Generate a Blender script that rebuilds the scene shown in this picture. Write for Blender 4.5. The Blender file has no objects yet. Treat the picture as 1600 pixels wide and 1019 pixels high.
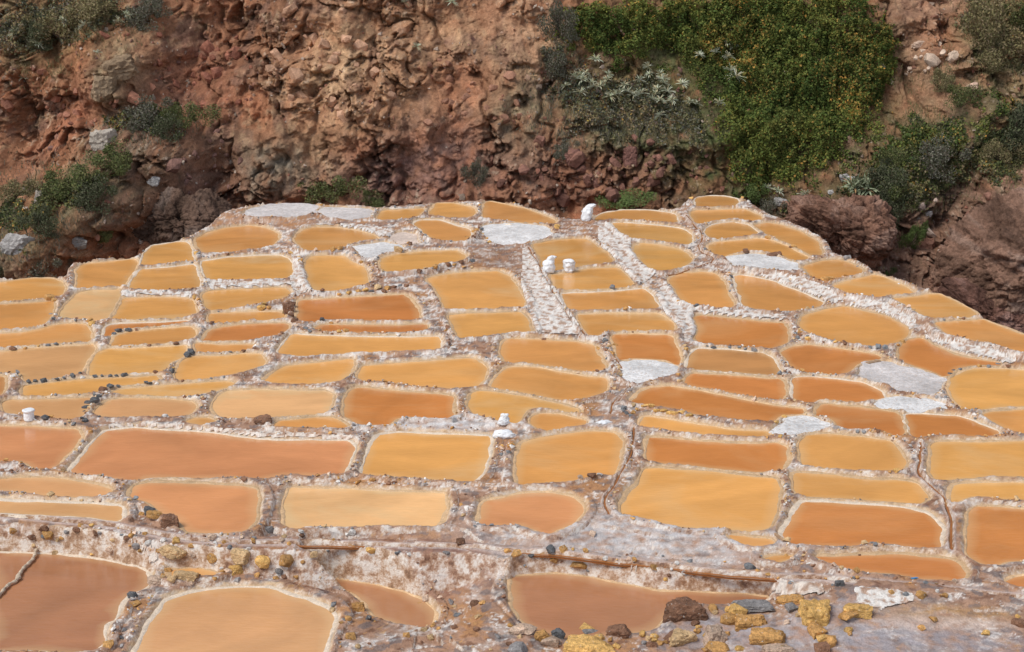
import bpy, bmesh, math, random
import numpy as np
from mathutils import Vector, Matrix, Euler

random.seed(7)
rng = np.random.RandomState(7)
scene = bpy.context.scene
COL = scene.collection

# ------------------------------------------------------------------ camera, sky, sun, exposure
CAMZ, FPX, PITCH = 8.0, 2400.0, math.radians(15.0)
cam = bpy.data.cameras.new('camera')
cam.sensor_width = 36.0
cam.lens = 36.0 * FPX / 1600.0
cam.clip_end = 3000.0
camo = bpy.data.objects.new('camera', cam)
camo.location = (0, 0, CAMZ)
camo.rotation_euler = (math.radians(90) - PITCH, 0, 0)
COL.objects.link(camo)
scene.camera = camo

SUN_EL, SUN_AZ = math.radians(54), math.radians(-128)      # azimuth from +Y towards +X
world = bpy.data.worlds.new('World')
scene.world = world
world.use_nodes = True
wn = world.node_tree.nodes
wn.clear()
wo = wn.new('ShaderNodeOutputWorld')
bgn = wn.new('ShaderNodeBackground')
sky = wn.new('ShaderNodeTexSky')
sky.sky_type = 'NISHITA'
sky.sun_disc = False
sky.sun_elevation = SUN_EL
sky.sun_rotation = SUN_AZ
sky.altitude = 3300
sky.air_density = 1.0
sky.dust_density = 4.0
sky.ozone_density = 1.0
bgn.inputs['Strength'].default_value = 0.15
hs = wn.new('ShaderNodeHueSaturation')               # thin bright cloud: a paler sky all round
hs.inputs['Saturation'].default_value = 0.45
world.node_tree.links.new(sky.outputs[0], hs.inputs['Color'])
world.node_tree.links.new(hs.outputs[0], bgn.inputs[0])
world.node_tree.links.new(bgn.outputs[0], wo.inputs[0])
sl = bpy.data.lights.new('sun', 'SUN')
sl.energy = 2.0
sl.angle = math.radians(26)
sl.color = (1.0, 0.955, 0.885)
so = bpy.data.objects.new('sun', sl)
sd = Vector((math.sin(SUN_AZ) * math.cos(SUN_EL), math.cos(SUN_AZ) * math.cos(SUN_EL), math.sin(SUN_EL)))
so.rotation_euler = sd.to_track_quat('Z', 'Y').to_euler()
so.location = (0, 0, 60)
COL.objects.link(so)
vs = scene.view_settings
vs.view_transform = 'Standard'
vs.look = 'None'
vs.gamma = 1.0
vs.use_curve_mapping = False
vs.exposure = 0.42


# ------------------------------------------------------------------ helpers
def tag(o, label=None, cat=None, group=None, kind=None):
    if label: o['label'] = label
    if cat: o['category'] = cat
    if group: o['group'] = group
    if kind: o['kind'] = kind
    return o


def link(name, me, mat=None, parent=None, loc=None):
    o = bpy.data.objects.new(name, me)
    COL.objects.link(o)
    if mat is not None and me is not None and len(me.materials) == 0:
        me.materials.append(mat)
    if parent is not None: o.parent = parent
    if loc is not None: o.location = loc
    return o


def fast_mesh(name, V, Q, col=None, smooth=True):
    """V (n,3), Q (m,k) with k = 3 or 4"""
    V = np.ascontiguousarray(V, np.float32); Q = np.ascontiguousarray(Q, np.int32)
    me = bpy.data.meshes.new(name)
    m, k = Q.shape
    me.vertices.add(len(V)); me.vertices.foreach_set('co', V.ravel())
    me.loops.add(m * k); me.loops.foreach_set('vertex_index', Q.ravel())
    me.polygons.add(m); me.polygons.foreach_set('loop_start', np.arange(0, m * k, k, dtype=np.int32))
    me.update(calc_edges=True)
    me.polygons.foreach_set('use_smooth', np.full(m, smooth, bool))
    if col is not None: set_col(me, col)
    return me


def set_col(me, col):
    a = me.color_attributes.new('Col', 'FLOAT_COLOR', 'POINT')
    c = np.ones((len(me.vertices), 4), np.float32); c[:, :3] = col
    a.data.foreach_set('color', c.ravel())


def hashf(ix, iy, s):
    n = ix.astype(np.uint32) * np.uint32(374761393) + iy.astype(np.uint32) * np.uint32(668265263) + np.uint32((s * 974711 + 1013904223) & 0xffffffff)
    n = (n ^ (n >> np.uint32(13))) * np.uint32(1274126177)
    n = (n ^ (n >> np.uint32(16))) * np.uint32(2246822519)
    n = n ^ (n >> np.uint32(15))
    return (n >> np.uint32(8)).astype(np.float32) * np.float32(1 / 16777215.0)


def perlin(x, y, s=0):
    x = np.asarray(x, np.float32); y = np.asarray(y, np.float32)
    ix, iy = np.floor(x), np.floor(y)
    fx, fy = x - ix, y - iy
    ix = ix.astype(np.int32); iy = iy.astype(np.int32)
    u = fx * fx * fx * (fx * (fx * 6 - 15) + 10); v = fy * fy * fy * (fy * (fy * 6 - 15) + 10)
    def g(a, b):
        t = hashf(ix + np.int32(a), iy + np.int32(b), s) * np.float32(2 * np.pi)
        return np.cos(t) * (fx - np.float32(a)) + np.sin(t) * (fy - np.float32(b))
    return ((g(0, 0) * (1 - u) + g(1, 0) * u) * (1 - v) + (g(0, 1) * (1 - u) + g(1, 1) * u) * v) * np.float32(1.5)


def fbm(x, y, s=0, o=4, gain=0.5):
    r = 0; a = np.float32(1.0); x = np.asarray(x, np.float32); y = np.asarray(y, np.float32)
    for i in range(o):
        r = r + a * perlin(x, y, s + i * 17); x = x * np.float32(2.03) + np.float32(3.1); y = y * np.float32(2.03) - np.float32(1.7); a = a * np.float32(gain)
    return r


def voro(x, y, s=0, tilt=False):
    x = np.asarray(x, np.float32); y = np.asarray(y, np.float32)
    ix, iy = np.floor(x).astype(np.int32), np.floor(y).astype(np.int32)
    f1 = np.full(x.shape, 9.0, np.float32); f2 = f1.copy(); cid = np.zeros(x.shape, np.float32)
    vx = np.zeros_like(cid); vy = np.zeros_like(cid)
    for a in (-1, 0, 1):
        for b in (-1, 0, 1):
            jx, jy = ix + np.int32(a), iy + np.int32(b)
            ex, ey = x - (jx + hashf(jx, jy, s)), y - (jy + hashf(jx, jy, s + 5))
            d = np.sqrt(ex * ex + ey * ey)
            c = hashf(jx, jy, s + 9)
            new = d < f1
            f2 = np.where(new, f1, np.minimum(f2, d)); cid = np.where(new, c, cid); f1 = np.where(new, d, f1)
            if tilt: vx = np.where(new, ex, vx); vy = np.where(new, ey, vy)
    if tilt:                                             # a facet of its own slope in every cell
        an = cid * 97.0
        return f1, f2, cid, np.cos(an) * vx + np.sin(an) * vy
    return f1, f2, cid


def sstep(a, b, x):
    t = np.clip((x - a) / (b - a), 0, 1)
    return t * t * (3 - 2 * t)


def mixc(c, k, m):
    return c * (1 - m[:, None]) + np.asarray(k) * m[:, None]


def inpoly(P, X, Y):
    c = np.zeros(X.shape, bool)
    for a, b in zip(P, np.roll(P, -1, 0)):
        if a[1] == b[1]: continue
        c ^= ((a[1] > Y) != (b[1] > Y)) & (X < (b[0] - a[0]) * (Y - a[1]) / (b[1] - a[1]) + a[0])
    return c


def segdist(P, X, Y, closed=True):
    d = np.full(X.shape, 1e9)
    Q = np.roll(P, -1, 0) if closed else P[1:]
    for a, b in zip(P, Q):
        e = b - a; L = max(e @ e, 1e-12)
        t = np.clip(((X - a[0]) * e[0] + (Y - a[1]) * e[1]) / L, 0, 1)
        d = np.minimum(d, (X - a[0] - t * e[0]) ** 2 + (Y - a[1] - t * e[1]) ** 2)
    return np.sqrt(d)


def spline(P, n=4, closed=True):
    P = np.asarray(P, float)
    if closed: A, B, C, D = np.roll(P, 1, 0), P, np.roll(P, -1, 0), np.roll(P, -2, 0)
    else:
        E = np.vstack([2 * P[0] - P[1], P, 2 * P[-1] - P[-2]]); A, B, C, D = E[:-3], E[1:-2], E[2:-1], E[3:]
    out = []
    for k in range(n):
        t = k / n
        out.append(0.5 * (2 * B + (C - A) * t + (2 * A - 5 * B + 4 * C - D) * t * t + (3 * B - A - 3 * C + D) * t ** 3))
    R = np.stack(out, 1).reshape(-1, P.shape[1])
    if not closed: R = np.vstack([R, P[-1]])
    return R


def resample(P, step, closed=False):
    Q = np.vstack([P, P[:1]]) if closed else P
    L = np.r_[0, np.cumsum(np.hypot(*(np.diff(Q[:, :2], axis=0).T)))]
    n = max(int(L[-1] / step), 4)
    s = np.linspace(0, L[-1], n + 1)
    R = np.stack([np.interp(s, L, Q[:, k]) for k in range(Q.shape[1])], 1)
    return R[:-1] if closed else R


CP, SP = math.cos(PITCH), math.sin(PITCH)


def raydir(px, py):
    cx = (np.asarray(px, float) - 800) / FPX; cy = (509.5 - np.asarray(py, float)) / FPX
    return cx, CP + cy * SP, -SP + cy * CP


def to_plane(P, z):
    dx, dy, dz = raydir(P[:, 0], P[:, 1])
    s = (z - CAMZ) / dz
    return np.stack([dx * s, dy * s], 1)


# ------------------------------------------------------------------ materials
def newmat(name):
    m = bpy.data.materials.new(name); m.use_nodes = True
    nt = m.node_tree; b = nt.nodes['Principled BSDF']
    return m, nt, b


def N(nt, t, **kw):
    n = nt.nodes.new(t)
    for k, v in kw.items():
        if k in n.inputs: n.inputs[k].default_value = v
        else: setattr(n, k, v)
    return n


def detail_mat(name, src, scales=(9, 45, 160), amount=0.35, bump=0.02, rough=0.9, speck=None, speck_lo=0.60, spec=0.25, wall=False):
    """colour source (vertex colours or object colour) broken up by noise, with fine relief"""
    m, nt, b = newmat(name); L = nt.links.new
    if src == 'attr':
        c = N(nt, 'ShaderNodeAttribute', attribute_name='Col').outputs['Color']
    elif src == 'object':
        c = N(nt, 'ShaderNodeObjectInfo').outputs['Color']
    else:
        r = N(nt, 'ShaderNodeRGB'); r.outputs[0].default_value = (*src, 1); c = r.outputs[0]
    tc = N(nt, 'ShaderNodeTexCoord')
    co = tc.outputs['Object']
    geo = N(nt, 'ShaderNodeNewGeometry')
    co = geo.outputs['Position']
    hsum = None
    for i, s in enumerate(scales):
        n = N(nt, 'ShaderNodeTexNoise', Scale=float(s), Detail=5.0, Roughness=0.62)
        L(co, n.inputs['Vector'])
        mr = N(nt, 'ShaderNodeMapRange'); mr.inputs['From Min'].default_value = 0.28; mr.inputs['From Max'].default_value = 0.72
        mr.inputs['To Min'].default_value = 1 - amount; mr.inputs['To Max'].default_value = 1 + amount
        L(n.outputs['Fac'], mr.inputs['Value'])
        mx = N(nt, 'ShaderNodeVectorMath', operation='SCALE')
        L(c, mx.inputs[0]); L(mr.outputs[0], mx.inputs['Scale']); c = mx.outputs[0]
        if i:
            mu = N(nt, 'ShaderNodeMath', operation='MULTIPLY_ADD'); mu.inputs[1].default_value = 1.0 / (i * i)
            L(n.outputs['Fac'], mu.inputs[0])
            if hsum is not None: L(hsum, mu.inputs[2])
            else: mu.inputs[2].default_value = 0
            hsum = mu.outputs[0]
    if speck is not None:
        n = N(nt, 'ShaderNodeTexNoise', Scale=28.0, Detail=6.0, Roughness=0.7); L(co, n.inputs['Vector'])
        mr = N(nt, 'ShaderNodeMapRange'); mr.inputs['From Min'].default_value = speck_lo; mr.inputs['From Max'].default_value = speck_lo + 0.08
        L(n.outputs['Fac'], mr.inputs['Value'])
        mx = N(nt, 'ShaderNodeMix', data_type='RGBA'); L(mr.outputs[0], mx.inputs['Factor'])
        L(c, mx.inputs['A']); mx.inputs['B'].default_value = (*speck, 1); c = mx.outputs['Result']
    if wall:                                             # salt streaks and bare earth on the upright faces
        n = N(nt, 'ShaderNodeTexNoise', Scale=6.5, Detail=9.0, Roughness=0.74); L(co, n.inputs['Vector'])
        cr = N(nt, 'ShaderNodeValToRGB'); L(n.outputs['Fac'], cr.inputs['Fac'])
        cr.color_ramp.elements[0].position = 0.36; cr.color_ramp.elements[0].color = (0.15, 0.07, 0.042, 1)
        cr.color_ramp.elements[1].position = 0.57; cr.color_ramp.elements[1].color = (0.80, 0.74, 0.67, 1)
        for p_, k_ in ((0.44, (0.36, 0.20, 0.12, 1)), (0.50, (0.58, 0.43, 0.33, 1))):
            e_ = cr.color_ramp.elements.new(p_); e_.color = k_
        sz = N(nt, 'ShaderNodeSeparateXYZ'); L(geo.outputs['True Normal'], sz.inputs[0])
        mr = N(nt, 'ShaderNodeMapRange'); mr.inputs['From Min'].default_value = 0.74; mr.inputs['From Max'].default_value = 0.45
        mr.inputs['To Max'].default_value = 0.8
        L(sz.outputs['Z'], mr.inputs['Value'])
        mx = N(nt, 'ShaderNodeMix', data_type='RGBA'); L(mr.outputs[0], mx.inputs['Factor']); L(c, mx.inputs['A']); L(cr.outputs[0], mx.inputs['B']); c = mx.outputs['Result']
    L(c, b.inputs['Base Color'])
    bp = N(nt, 'ShaderNodeBump', Strength=1.0, Distance=bump)
    L(hsum, bp.inputs['Height']); L(bp.outputs[0], b.inputs['Normal'])
    b.inputs['Roughness'].default_value = rough
    b.inputs['Specular IOR Level'].default_value = spec
    return m


M_TERR = detail_mat('salt_earth', 'attr', (6, 38, 150), 0.17, 0.02, 0.85, wall=True)
M_CLIFF = detail_mat('cliff_earth', 'attr', (1.7, 11, 48), 0.30, 0.07, 0.95, spec=0.1)
M_STONE = detail_mat('stone', 'object', (6, 26, 90), 0.36, 0.045, 0.85, speck=(0.66, 0.60, 0.54), speck_lo=0.61)
M_ROCK = detail_mat('cliff_rock', 'object', (2, 9, 35), 0.28, 0.05, 0.95, spec=0.1)
M_PEB = detail_mat('pebble', 'attr', (10, 40, 120), 0.25, 0.01, 0.85)
M_CRUST = detail_mat('salt_crust', 'attr', (8, 35, 120), 0.13, 0.025, 0.75)
M_PAN = detail_mat('dry_salt', 'object', (2.0, 12, 110), 0.24, 0.03, 0.8, speck=(0.54, 0.42, 0.33), speck_lo=0.55)
M_RIM = detail_mat('rim_crust', 'object', (9, 40, 150), 0.2, 0.01, 0.75)
M_WOOD = detail_mat('weathered_wood', (0.36, 0.24, 0.15), (6, 30, 120), 0.25, 0.01, 0.8)
M_SACK = detail_mat('woven_plastic_sack', (0.80, 0.81, 0.82), (5, 30, 260), 0.05, 0.012, 0.55)
M_ROPE = detail_mat('rope', (0.58, 0.46, 0.34), (12, 80, 260), 0.35, 0.01, 0.9)
M_BLUE = detail_mat('blue_plastic', (0.05, 0.25, 0.5), (12, 80, 260), 0.1, 0.002, 0.4)
M_GROUND = detail_mat('valley_earth', (0.17, 0.09, 0.055), (0.3, 2, 11), 0.25, 0.05, 0.95)


def leaf_mat():
    m, nt, b = newmat('leaves'); L = nt.links.new
    a = N(nt, 'ShaderNodeAttribute', attribute_name='Col')
    L(a.outputs['Color'], b.inputs['Base Color'])
    b.inputs['Roughness'].default_value = 0.75
    b.inputs['Specular IOR Level'].default_value = 0.15
    return m


M_LEAF = leaf_mat()


def water_mat():
    m, nt, b = newmat('brine'); L = nt.links.new
    oi = N(nt, 'ShaderNodeObjectInfo'); geo = N(nt, 'ShaderNodeNewGeometry')
    c = oi.outputs['Color']
    mp = N(nt, 'ShaderNodeMapping'); mp.inputs['Scale'].default_value = (0.45, 0.7, 1.0)
    off = N(nt, 'ShaderNodeVectorMath', operation='ADD')
    L(geo.outputs['Position'], off.inputs[0]); L(off.outputs[0], mp.inputs['Vector'])
    rs = N(nt, 'ShaderNodeMath', operation='MULTIPLY'); rs.inputs[1].default_value = 37.0
    L(oi.outputs['Random'], rs.inputs[0]); L(rs.outputs[0], off.inputs[1])
    n1 = N(nt, 'ShaderNodeTexNoise', Scale=0.9, Detail=3.0, Roughness=0.5, Distortion=1.2); L(mp.outputs[0], n1.inputs['Vector'])
    n2 = N(nt, 'ShaderNodeTexNoise', Scale=4.0, Detail=5.0, Roughness=0.6, Distortion=0.8); L(mp.outputs[0], n2.inputs['Vector'])
    mr = N(nt, 'ShaderNodeMapRange'); mr.inputs['From Min'].default_value = 0.3; mr.inputs['From Max'].default_value = 0.7
    mr.inputs['To Min'].default_value = 0.84; mr.inputs['To Max'].default_value = 1.12
    L(n1.outputs['Fac'], mr.inputs['Value'])
    mr2 = N(nt, 'ShaderNodeMapRange'); mr2.inputs['From Min'].default_value = 0.3; mr2.inputs['From Max'].default_value = 0.7
    mr2.inputs['To Min'].default_value = 0.95; mr2.inputs['To Max'].default_value = 1.05
    L(n2.outputs['Fac'], mr2.inputs['Value'])
    mm = N(nt, 'ShaderNodeMath', operation='MULTIPLY'); L(mr.outputs[0], mm.inputs[0]); L(mr2.outputs[0], mm.inputs[1])
    v = N(nt, 'ShaderNodeVectorMath', operation='SCALE'); L(c, v.inputs[0]); L(mm.outputs[0], v.inputs['Scale'])
    # pale silt and salt settled in clouds; amount rides in the object's alpha
    n3 = N(nt, 'ShaderNodeTexNoise', Scale=0.8, Detail=5.0, Roughness=0.6, Distortion=0.7); L(mp.outputs[0], n3.inputs['Vector'])
    mr3 = N(nt, 'ShaderNodeMapRange'); mr3.inputs['From Min'].default_value = 0.50; mr3.inputs['From Max'].default_value = 0.72
    L(n3.outputs['Fac'], mr3.inputs['Value'])
    ma = N(nt, 'ShaderNodeMath', operation='MULTIPLY'); L(mr3.outputs[0], ma.inputs[0]); L(oi.outputs['Alpha'], ma.inputs[1])
    # shallow margin, lighter: vertex mask
    at = N(nt, 'ShaderNodeAttribute', attribute_name='Col')
    sp = N(nt, 'ShaderNodeSeparateColor'); L(at.outputs['Color'], sp.inputs[0])
    mg = N(nt, 'ShaderNodeMath', operation='MULTIPLY_ADD', use_clamp=True); mg.inputs[1].default_value = 0.45
    L(sp.outputs[0], mg.inputs[0]); L(ma.outputs[0], mg.inputs[2])
    mx = N(nt, 'ShaderNodeMix', data_type='RGBA'); L(mg.outputs[0], mx.inputs['Factor']); L(v.outputs[0], mx.inputs['A'])
    mx.inputs['B'].default_value = (0.72, 0.50, 0.26, 1)
    L(mx.outputs['Result'], b.inputs['Base Color'])
    b.inputs['Roughness'].default_value = 0.09
    b.inputs['IOR'].default_value = 1.33
    b.inputs['Specular IOR Level'].default_value = 0.4
    wv = N(nt, 'ShaderNodeTexNoise', Scale=14.0, Detail=3.0, Roughness=0.6)
    mp2 = N(nt, 'ShaderNodeMapping'); mp2.inputs['Scale'].default_value = (0.5, 1.6, 1.0)
    L(geo.outputs['Position'], mp2.inputs['Vector']); L(mp2.outputs[0], wv.inputs['Vector'])
    bp = N(nt, 'ShaderNodeBump', Strength=0.35, Distance=0.01); L(wv.outputs['Fac'], bp.inputs['Height']); L(bp.outputs[0], b.inputs['Normal'])
    return m


M_WATER = water_mat()
TS = 420.0 / 1528.0
TILE = dict(A=(0, 280), B=(400, 280), C=(780, 280), D=(1180, 280), E=(0, 500), F=(400, 500), G=(780, 500),
            H=(1180, 500), I=(0, 739), J=(400, 739), K=(780, 739), L=(1180, 739))


def tp(t, s):
    """survey points of a plan sheet -> picture coordinates"""
    v = np.array([float(q) for q in s.replace(' ', ',').split(',')]).reshape(-1, 2)
    return v * TS + np.array(TILE[t], float)


# sheet, colour code, label, outline.  Codes: m mustard, o orange, d dark orange, b brown, p pink, t tan, y pale, w dry
PONDS = [
('A','m','mustard pond touching the left picture edge below the bushy ravine','-40,600 60,585 180,570 300,570 350,590 365,630 340,665 260,680 120,692 -40,705'),
('A','o','orange pond at the left edge directly below the topmost left-edge pond','-40,715 100,705 310,697 300,740 270,800 235,832 120,850 -40,860'),
('A','o','deep orange pond on the ravine rim, leftmost with a square corner','440,520 470,490 600,478 780,460 775,500 740,550 700,612 560,620 440,625'),
('A','m','small mustard rim pond just left of the big oval pond','800,490 830,415 870,385 1000,365 1060,362 1085,400 1095,460 960,485 850,497'),
('A','m','mustard pond with pale salt patches above a short white wall','735,615 790,515 900,505 1105,492 1120,540 1140,605 1000,618 860,625'),
('A','y','palest cream pond on the left, almost dried out','350,770 360,735 440,650 500,632 690,625 680,670 640,735 610,795 480,795 370,790'),
('A','m','mustard pond with a milky far edge right of the palest cream pond','635,795 680,735 700,685 850,680 1060,683 1100,700 1115,740 1100,780 1000,795 800,805'),
('A','o','large oval orange pond on the upper left rim','1115,350 1170,312 1280,284 1420,270 1515,285 1570,310 1585,335 1545,365 1455,385 1300,405 1180,412 1130,390'),
('A','m','wide mustard pond directly in front of the upper left oval pond','1150,475 1300,452 1500,440 1585,440 1635,455 1660,490 1655,540 1605,555 1440,562 1200,565 1170,540'),
('A','m','mustard pond tapering to the right under a long white salt wall','1155,655 1200,640 1400,632 1570,622 1625,630 1648,650 1600,672 1450,700 1320,735 1200,742 1165,710'),
('A','o','narrow orange pond strip below the tapering mustard pond','1190,775 1300,765 1455,762 1590,760 1630,780 1600,800 1450,805 1230,822 1190,810'),
('A','d','thin curved brown-orange pond sliver behind a ridge of dark stones, left','595,890 600,840 700,825 850,815 1080,805 1060,818 900,840 720,852 645,868 615,900'),
('A','o','orange pond with rounded far corners in front of the thin curved sliver','635,945 650,895 720,870 900,850 1040,840 1090,845 1115,865 1095,900 1040,925 880,940 700,950'),
('A','o','orange pond at the left edge with a curved far right corner','-40,885 150,872 280,840 400,825 480,830 510,860 525,910 510,925 350,935 150,950 -40,965'),
('A','d','brown-orange pond with a wavy front edge beside the grey dike boulders','1155,915 1180,870 1260,845 1400,825 1600,822 1645,830 1620,862 1560,882 1470,898 1400,915 1250,925'),
('E','t','large tan-orange pond at the left edge bordered by dark stones','-40,190 60,175 200,160 400,145 530,143 545,160 500,215 465,280 420,310 300,335 200,345 150,355 135,345 128,300 -40,288'),
('E','m','bright mustard pond between two ridges of dark stones, left','510,310 520,240 560,185 620,170 800,160 1000,150 1060,152 1050,190 1030,215 960,240 930,285 880,295 700,310 600,315'),
('E','o','short narrow orange pond left of a heap of brown earth','1120,175 1115,140 1300,138 1440,150 1430,165 1300,180 1180,185'),
('E','m','mustard pond with a pale surface and pointed right end, left centre','1000,300 1010,250 1070,220 1200,210 1400,198 1480,200 1510,230 1490,255 1400,280 1300,310 1150,335 1010,345'),
('E','m','long thin mustard pond running behind the bucket pond, far left','130,415 140,380 250,365 450,345 700,330 900,322 915,335 880,350 700,372 600,380 560,395 520,410 350,418 150,432'),
('E','m','thin wedge-shaped mustard pond behind the straw-tan pond','640,410 660,395 850,385 1100,365 1280,352 1330,358 1290,380 1200,405 1100,428 900,432 760,423'),
('E','t','tan pond beside the white bucket near the left edge','20,480 40,465 250,460 530,448 505,470 480,500 445,555 350,550 200,535 50,520 20,510'),
('E','t','straw-tan pond with an arched far rim behind the large pink pond','545,530 565,490 610,465 700,452 900,450 1070,465 1120,490 1100,515 1050,535 900,545 750,540 600,545'),
('E','o','tiny orange sliver of water between two dikes left of the dark boulder','1060,578 1110,562 1190,562 1230,578 1200,590 1080,588'),
('E','p','pink-orange pond cut off by the left picture edge','-40,610 100,610 300,620 440,630 472,650 435,710 360,780 285,845 220,840 150,800 80,790 0,795 -40,800'),
('E','p','largest pink-orange pond, spanning the left half of the middle','400,860 460,790 540,690 600,635 750,622 1000,635 1300,660 1455,685 1700,692 1980,692 2020,712 2000,760 1965,830 1940,868 1800,875 1600,870 1530,885 1480,895 1250,890 1000,890 850,890 760,905 600,890'),
('E','y','straw yellow pond with pale cloudy salt swirls, left of centre','1205,500 1230,450 1280,412 1455,402 1655,405 1850,412 1895,440 1880,490 1840,530 1700,540 1500,552 1300,550 1230,530'),
('E','b','small brown pond corner at the left picture edge','-40,320 30,330 18,395 0,425 -40,432'),
('I','t','tan pond at the left edge with a dark and an ochre stone in front','-40,45 100,33 300,38 480,55 590,75 632,98 610,122 450,128 330,122 200,112 60,95 -40,88'),
('I','t','narrow tan-brown pond strip just behind the main channel, left edge','-40,160 150,165 400,178 600,185 690,195 705,225 690,262 600,258 500,238 300,232 100,222 -40,208'),
('I','p','pink-brown pond beside the heap of dark and ochre boulders','735,130 765,80 850,58 1000,58 1200,68 1400,80 1455,100 1470,160 1455,260 1435,300 1385,325 1200,335 1070,325 1040,290 990,240 910,215 880,185 830,150'),
('I','n','big brown pond in the lower left corner with a rope in it','-40,460 200,468 400,475 600,500 780,540 845,565 840,630 815,660 735,680 690,740 650,825 595,850 590,950 555,1000 400,1012 -40,990'),
('I','o','small puddle among ochre stones below the main channel','955,590 965,555 1100,548 1250,562 1230,580 1120,578 1040,590'),
('I','t','round-cornered tan pond cut off by the bottom picture edge','750,1180 770,1020 850,860 950,730 1050,690 1200,672 1400,658 1528,660 1605,685 1755,722 1865,775 1900,820 1875,900 1835,1019 1800,1180'),
('J','y','pale tan rectangular pond with thick cream rim behind the main channel','172,290 165,220 175,130 195,88 400,94 700,110 1000,117 1075,118 1080,180 1060,270 1045,298 800,300 600,298 350,300 200,308'),
('J','p','dull pink pond with a V-shaped front corner, centre','1270,285 1275,210 1305,168 1400,145 1530,122 1680,118 1795,142 1848,174 1860,222 1835,248 1775,288 1690,330 1650,338 1580,310 1510,286 1400,288'),
('J','n','brown teardrop pond below the broad reddish bank, bottom centre','270,605 330,592 500,615 700,650 850,685 945,735 1012,790 1022,815 995,870 940,880 860,865 760,835 690,815 650,780 630,730 570,680 470,648'),
('F','m','long low mustard pond under two white dike lines, upper centre left','130,185 165,130 205,88 350,97 600,104 900,107 1040,102 1045,140 1030,163 900,164 700,170 450,185 250,198'),
('F','m','mustard pond with a pointed left end next to a forked dike','45,345 85,310 165,268 300,253 450,238 552,228 545,270 522,308 485,335 400,350 250,355'),
('F','m','wide mustard pond with an angled right end, centre left','580,325 605,268 750,258 1000,238 1215,222 1270,238 1308,280 1298,320 1260,372 1150,383 950,368 750,348 640,343'),
('F','d','deep orange pond left of the long white salt bench, centre','503,540 503,470 535,402 600,388 800,412 1050,428 1120,443 1120,548 1000,548 830,543 785,555 765,592 700,588 600,588 535,553'),
('F','o','small orange wedge pond right of the dark boulder','112,600 118,582 300,562 420,560 478,577 522,603 500,610 300,603'),
('F','m','big square mustard pond in front of the long white salt bench','605,868 625,800 665,700 685,658 800,648 1000,653 1200,663 1335,668 1325,760 1285,858 1245,915 1100,905 850,886 700,877'),
('F','m','mustard pond with a stepped corner right behind the stacked white sacks','1208,490 1218,427 1262,408 1400,421 1530,443 1680,473 1780,495 1845,520 1825,528 1730,508 1580,486 1535,505 1505,550 1470,585 1420,577 1350,556 1240,522'),
('G','o','orange pond directly below the long white sloping bank, centre','12,200 12,142 52,113 250,118 450,133 535,153 583,220 598,268 555,290 400,276 250,252 100,242 40,242'),
('G','o','lens-shaped orange pond in the centre, two ponds behind the stacked sacks','-48,376 2,312 52,275 150,265 350,303 500,328 595,336 620,360 612,398 545,420 450,447 330,446 200,419 0,389'),
('G','o','small orange corner pond just right of the stacked white sacks','180,583 195,552 232,538 350,543 450,567 495,580 468,592 400,598 300,620 262,628 205,603'),
('G','o','orange nearly square pond with a stone on its front edge, centre','95,895 103,780 123,703 200,683 400,648 550,638 645,643 692,668 683,760 663,850 643,876 580,866 480,896 350,916 200,926 112,934'),
('G','d','brown-orange pond right behind the snow white salt patch','675,228 665,150 635,93 800,85 975,93 1005,150 1028,200 1020,262 1000,256 950,233 870,226 760,222 692,232'),
('G','w','snow white dry salt patch in the centre with a small mound','690,246 760,236 870,238 960,246 1005,280 995,308 880,333 765,347 725,310'),
('G','b','grey-brown pond right of the snow white salt patch','1072,270 1080,217 1115,168 1300,175 1500,195 1552,222 1600,298 1555,318 1455,309 1250,292 1120,284'),
('G','d','brown-orange pond in front of the grey-brown one','1055,353 1073,327 1112,308 1250,313 1455,328 1595,338 1620,362 1622,436 1595,450 1455,431 1250,392 1100,368'),
('G','d','long dark orange pond with a row of yellow stones on its front','752,460 803,413 862,388 960,381 1150,413 1455,473 1600,498 1750,517 1730,536 1600,541 1555,575 1455,566 1300,552 1110,532 1080,512 900,482 800,474'),
('G','m','thin mustard strip pond below the row of yellow stones','805,598 812,556 900,560 1100,595 1300,627 1455,637 1545,645 1528,654 1455,655 1200,642 1000,627 855,602'),
('G','d','long dark orange pond below the thin mustard strip','845,760 830,674 900,672 1150,698 1455,708 1578,706 1632,728 1647,790 1622,836 1578,850 1455,853 1300,845 1100,825 900,805 855,795'),
('K','m','largest bright mustard pond, right of centre','697,188 727,113 787,83 820,-15 900,-23 1100,-10 1300,10 1455,30 1578,35 1592,130 1567,248 1533,297 1455,323 1330,320 1200,302 1080,300 950,277 850,259 707,233'),
('H','d','dark orange pond left of the heaped salt with a plank','155,187 203,158 300,148 500,173 650,198 733,217 728,228 640,235 588,250 548,288 500,302 400,307 280,297 224,268'),
('H','w','heaped white-grey salt flat with a wooden plank, right','570,290 625,250 740,240 830,265 1000,313 1062,340 1042,378 1000,410 900,414 800,376 700,346 622,332 578,312'),
('H','d','dark orange pond below a slanting white wall near the right edge','825,228 820,152 872,118 948,108 1018,153 1128,203 1300,238 1412,252 1378,260 1250,253 1150,272 1086,320 1060,320 950,272 850,242'),
('H','d','brown-orange pond in front of the dark orange one, right','220,438 215,334 300,328 450,343 618,363 696,402 740,438 697,452 600,464 480,454 360,446 328,460 252,452'),
('H','w','flat white salt spit between two brown-orange ponds, right','660,482 800,454 950,464 1075,492 1100,512 900,516 752,502'),
('H','d','dark orange pond left of a thin stone divider, right','336,540 356,502 384,482 500,494 700,509 812,528 836,570 850,648 842,660 700,620 550,610 482,606 452,576 402,556'),
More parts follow.
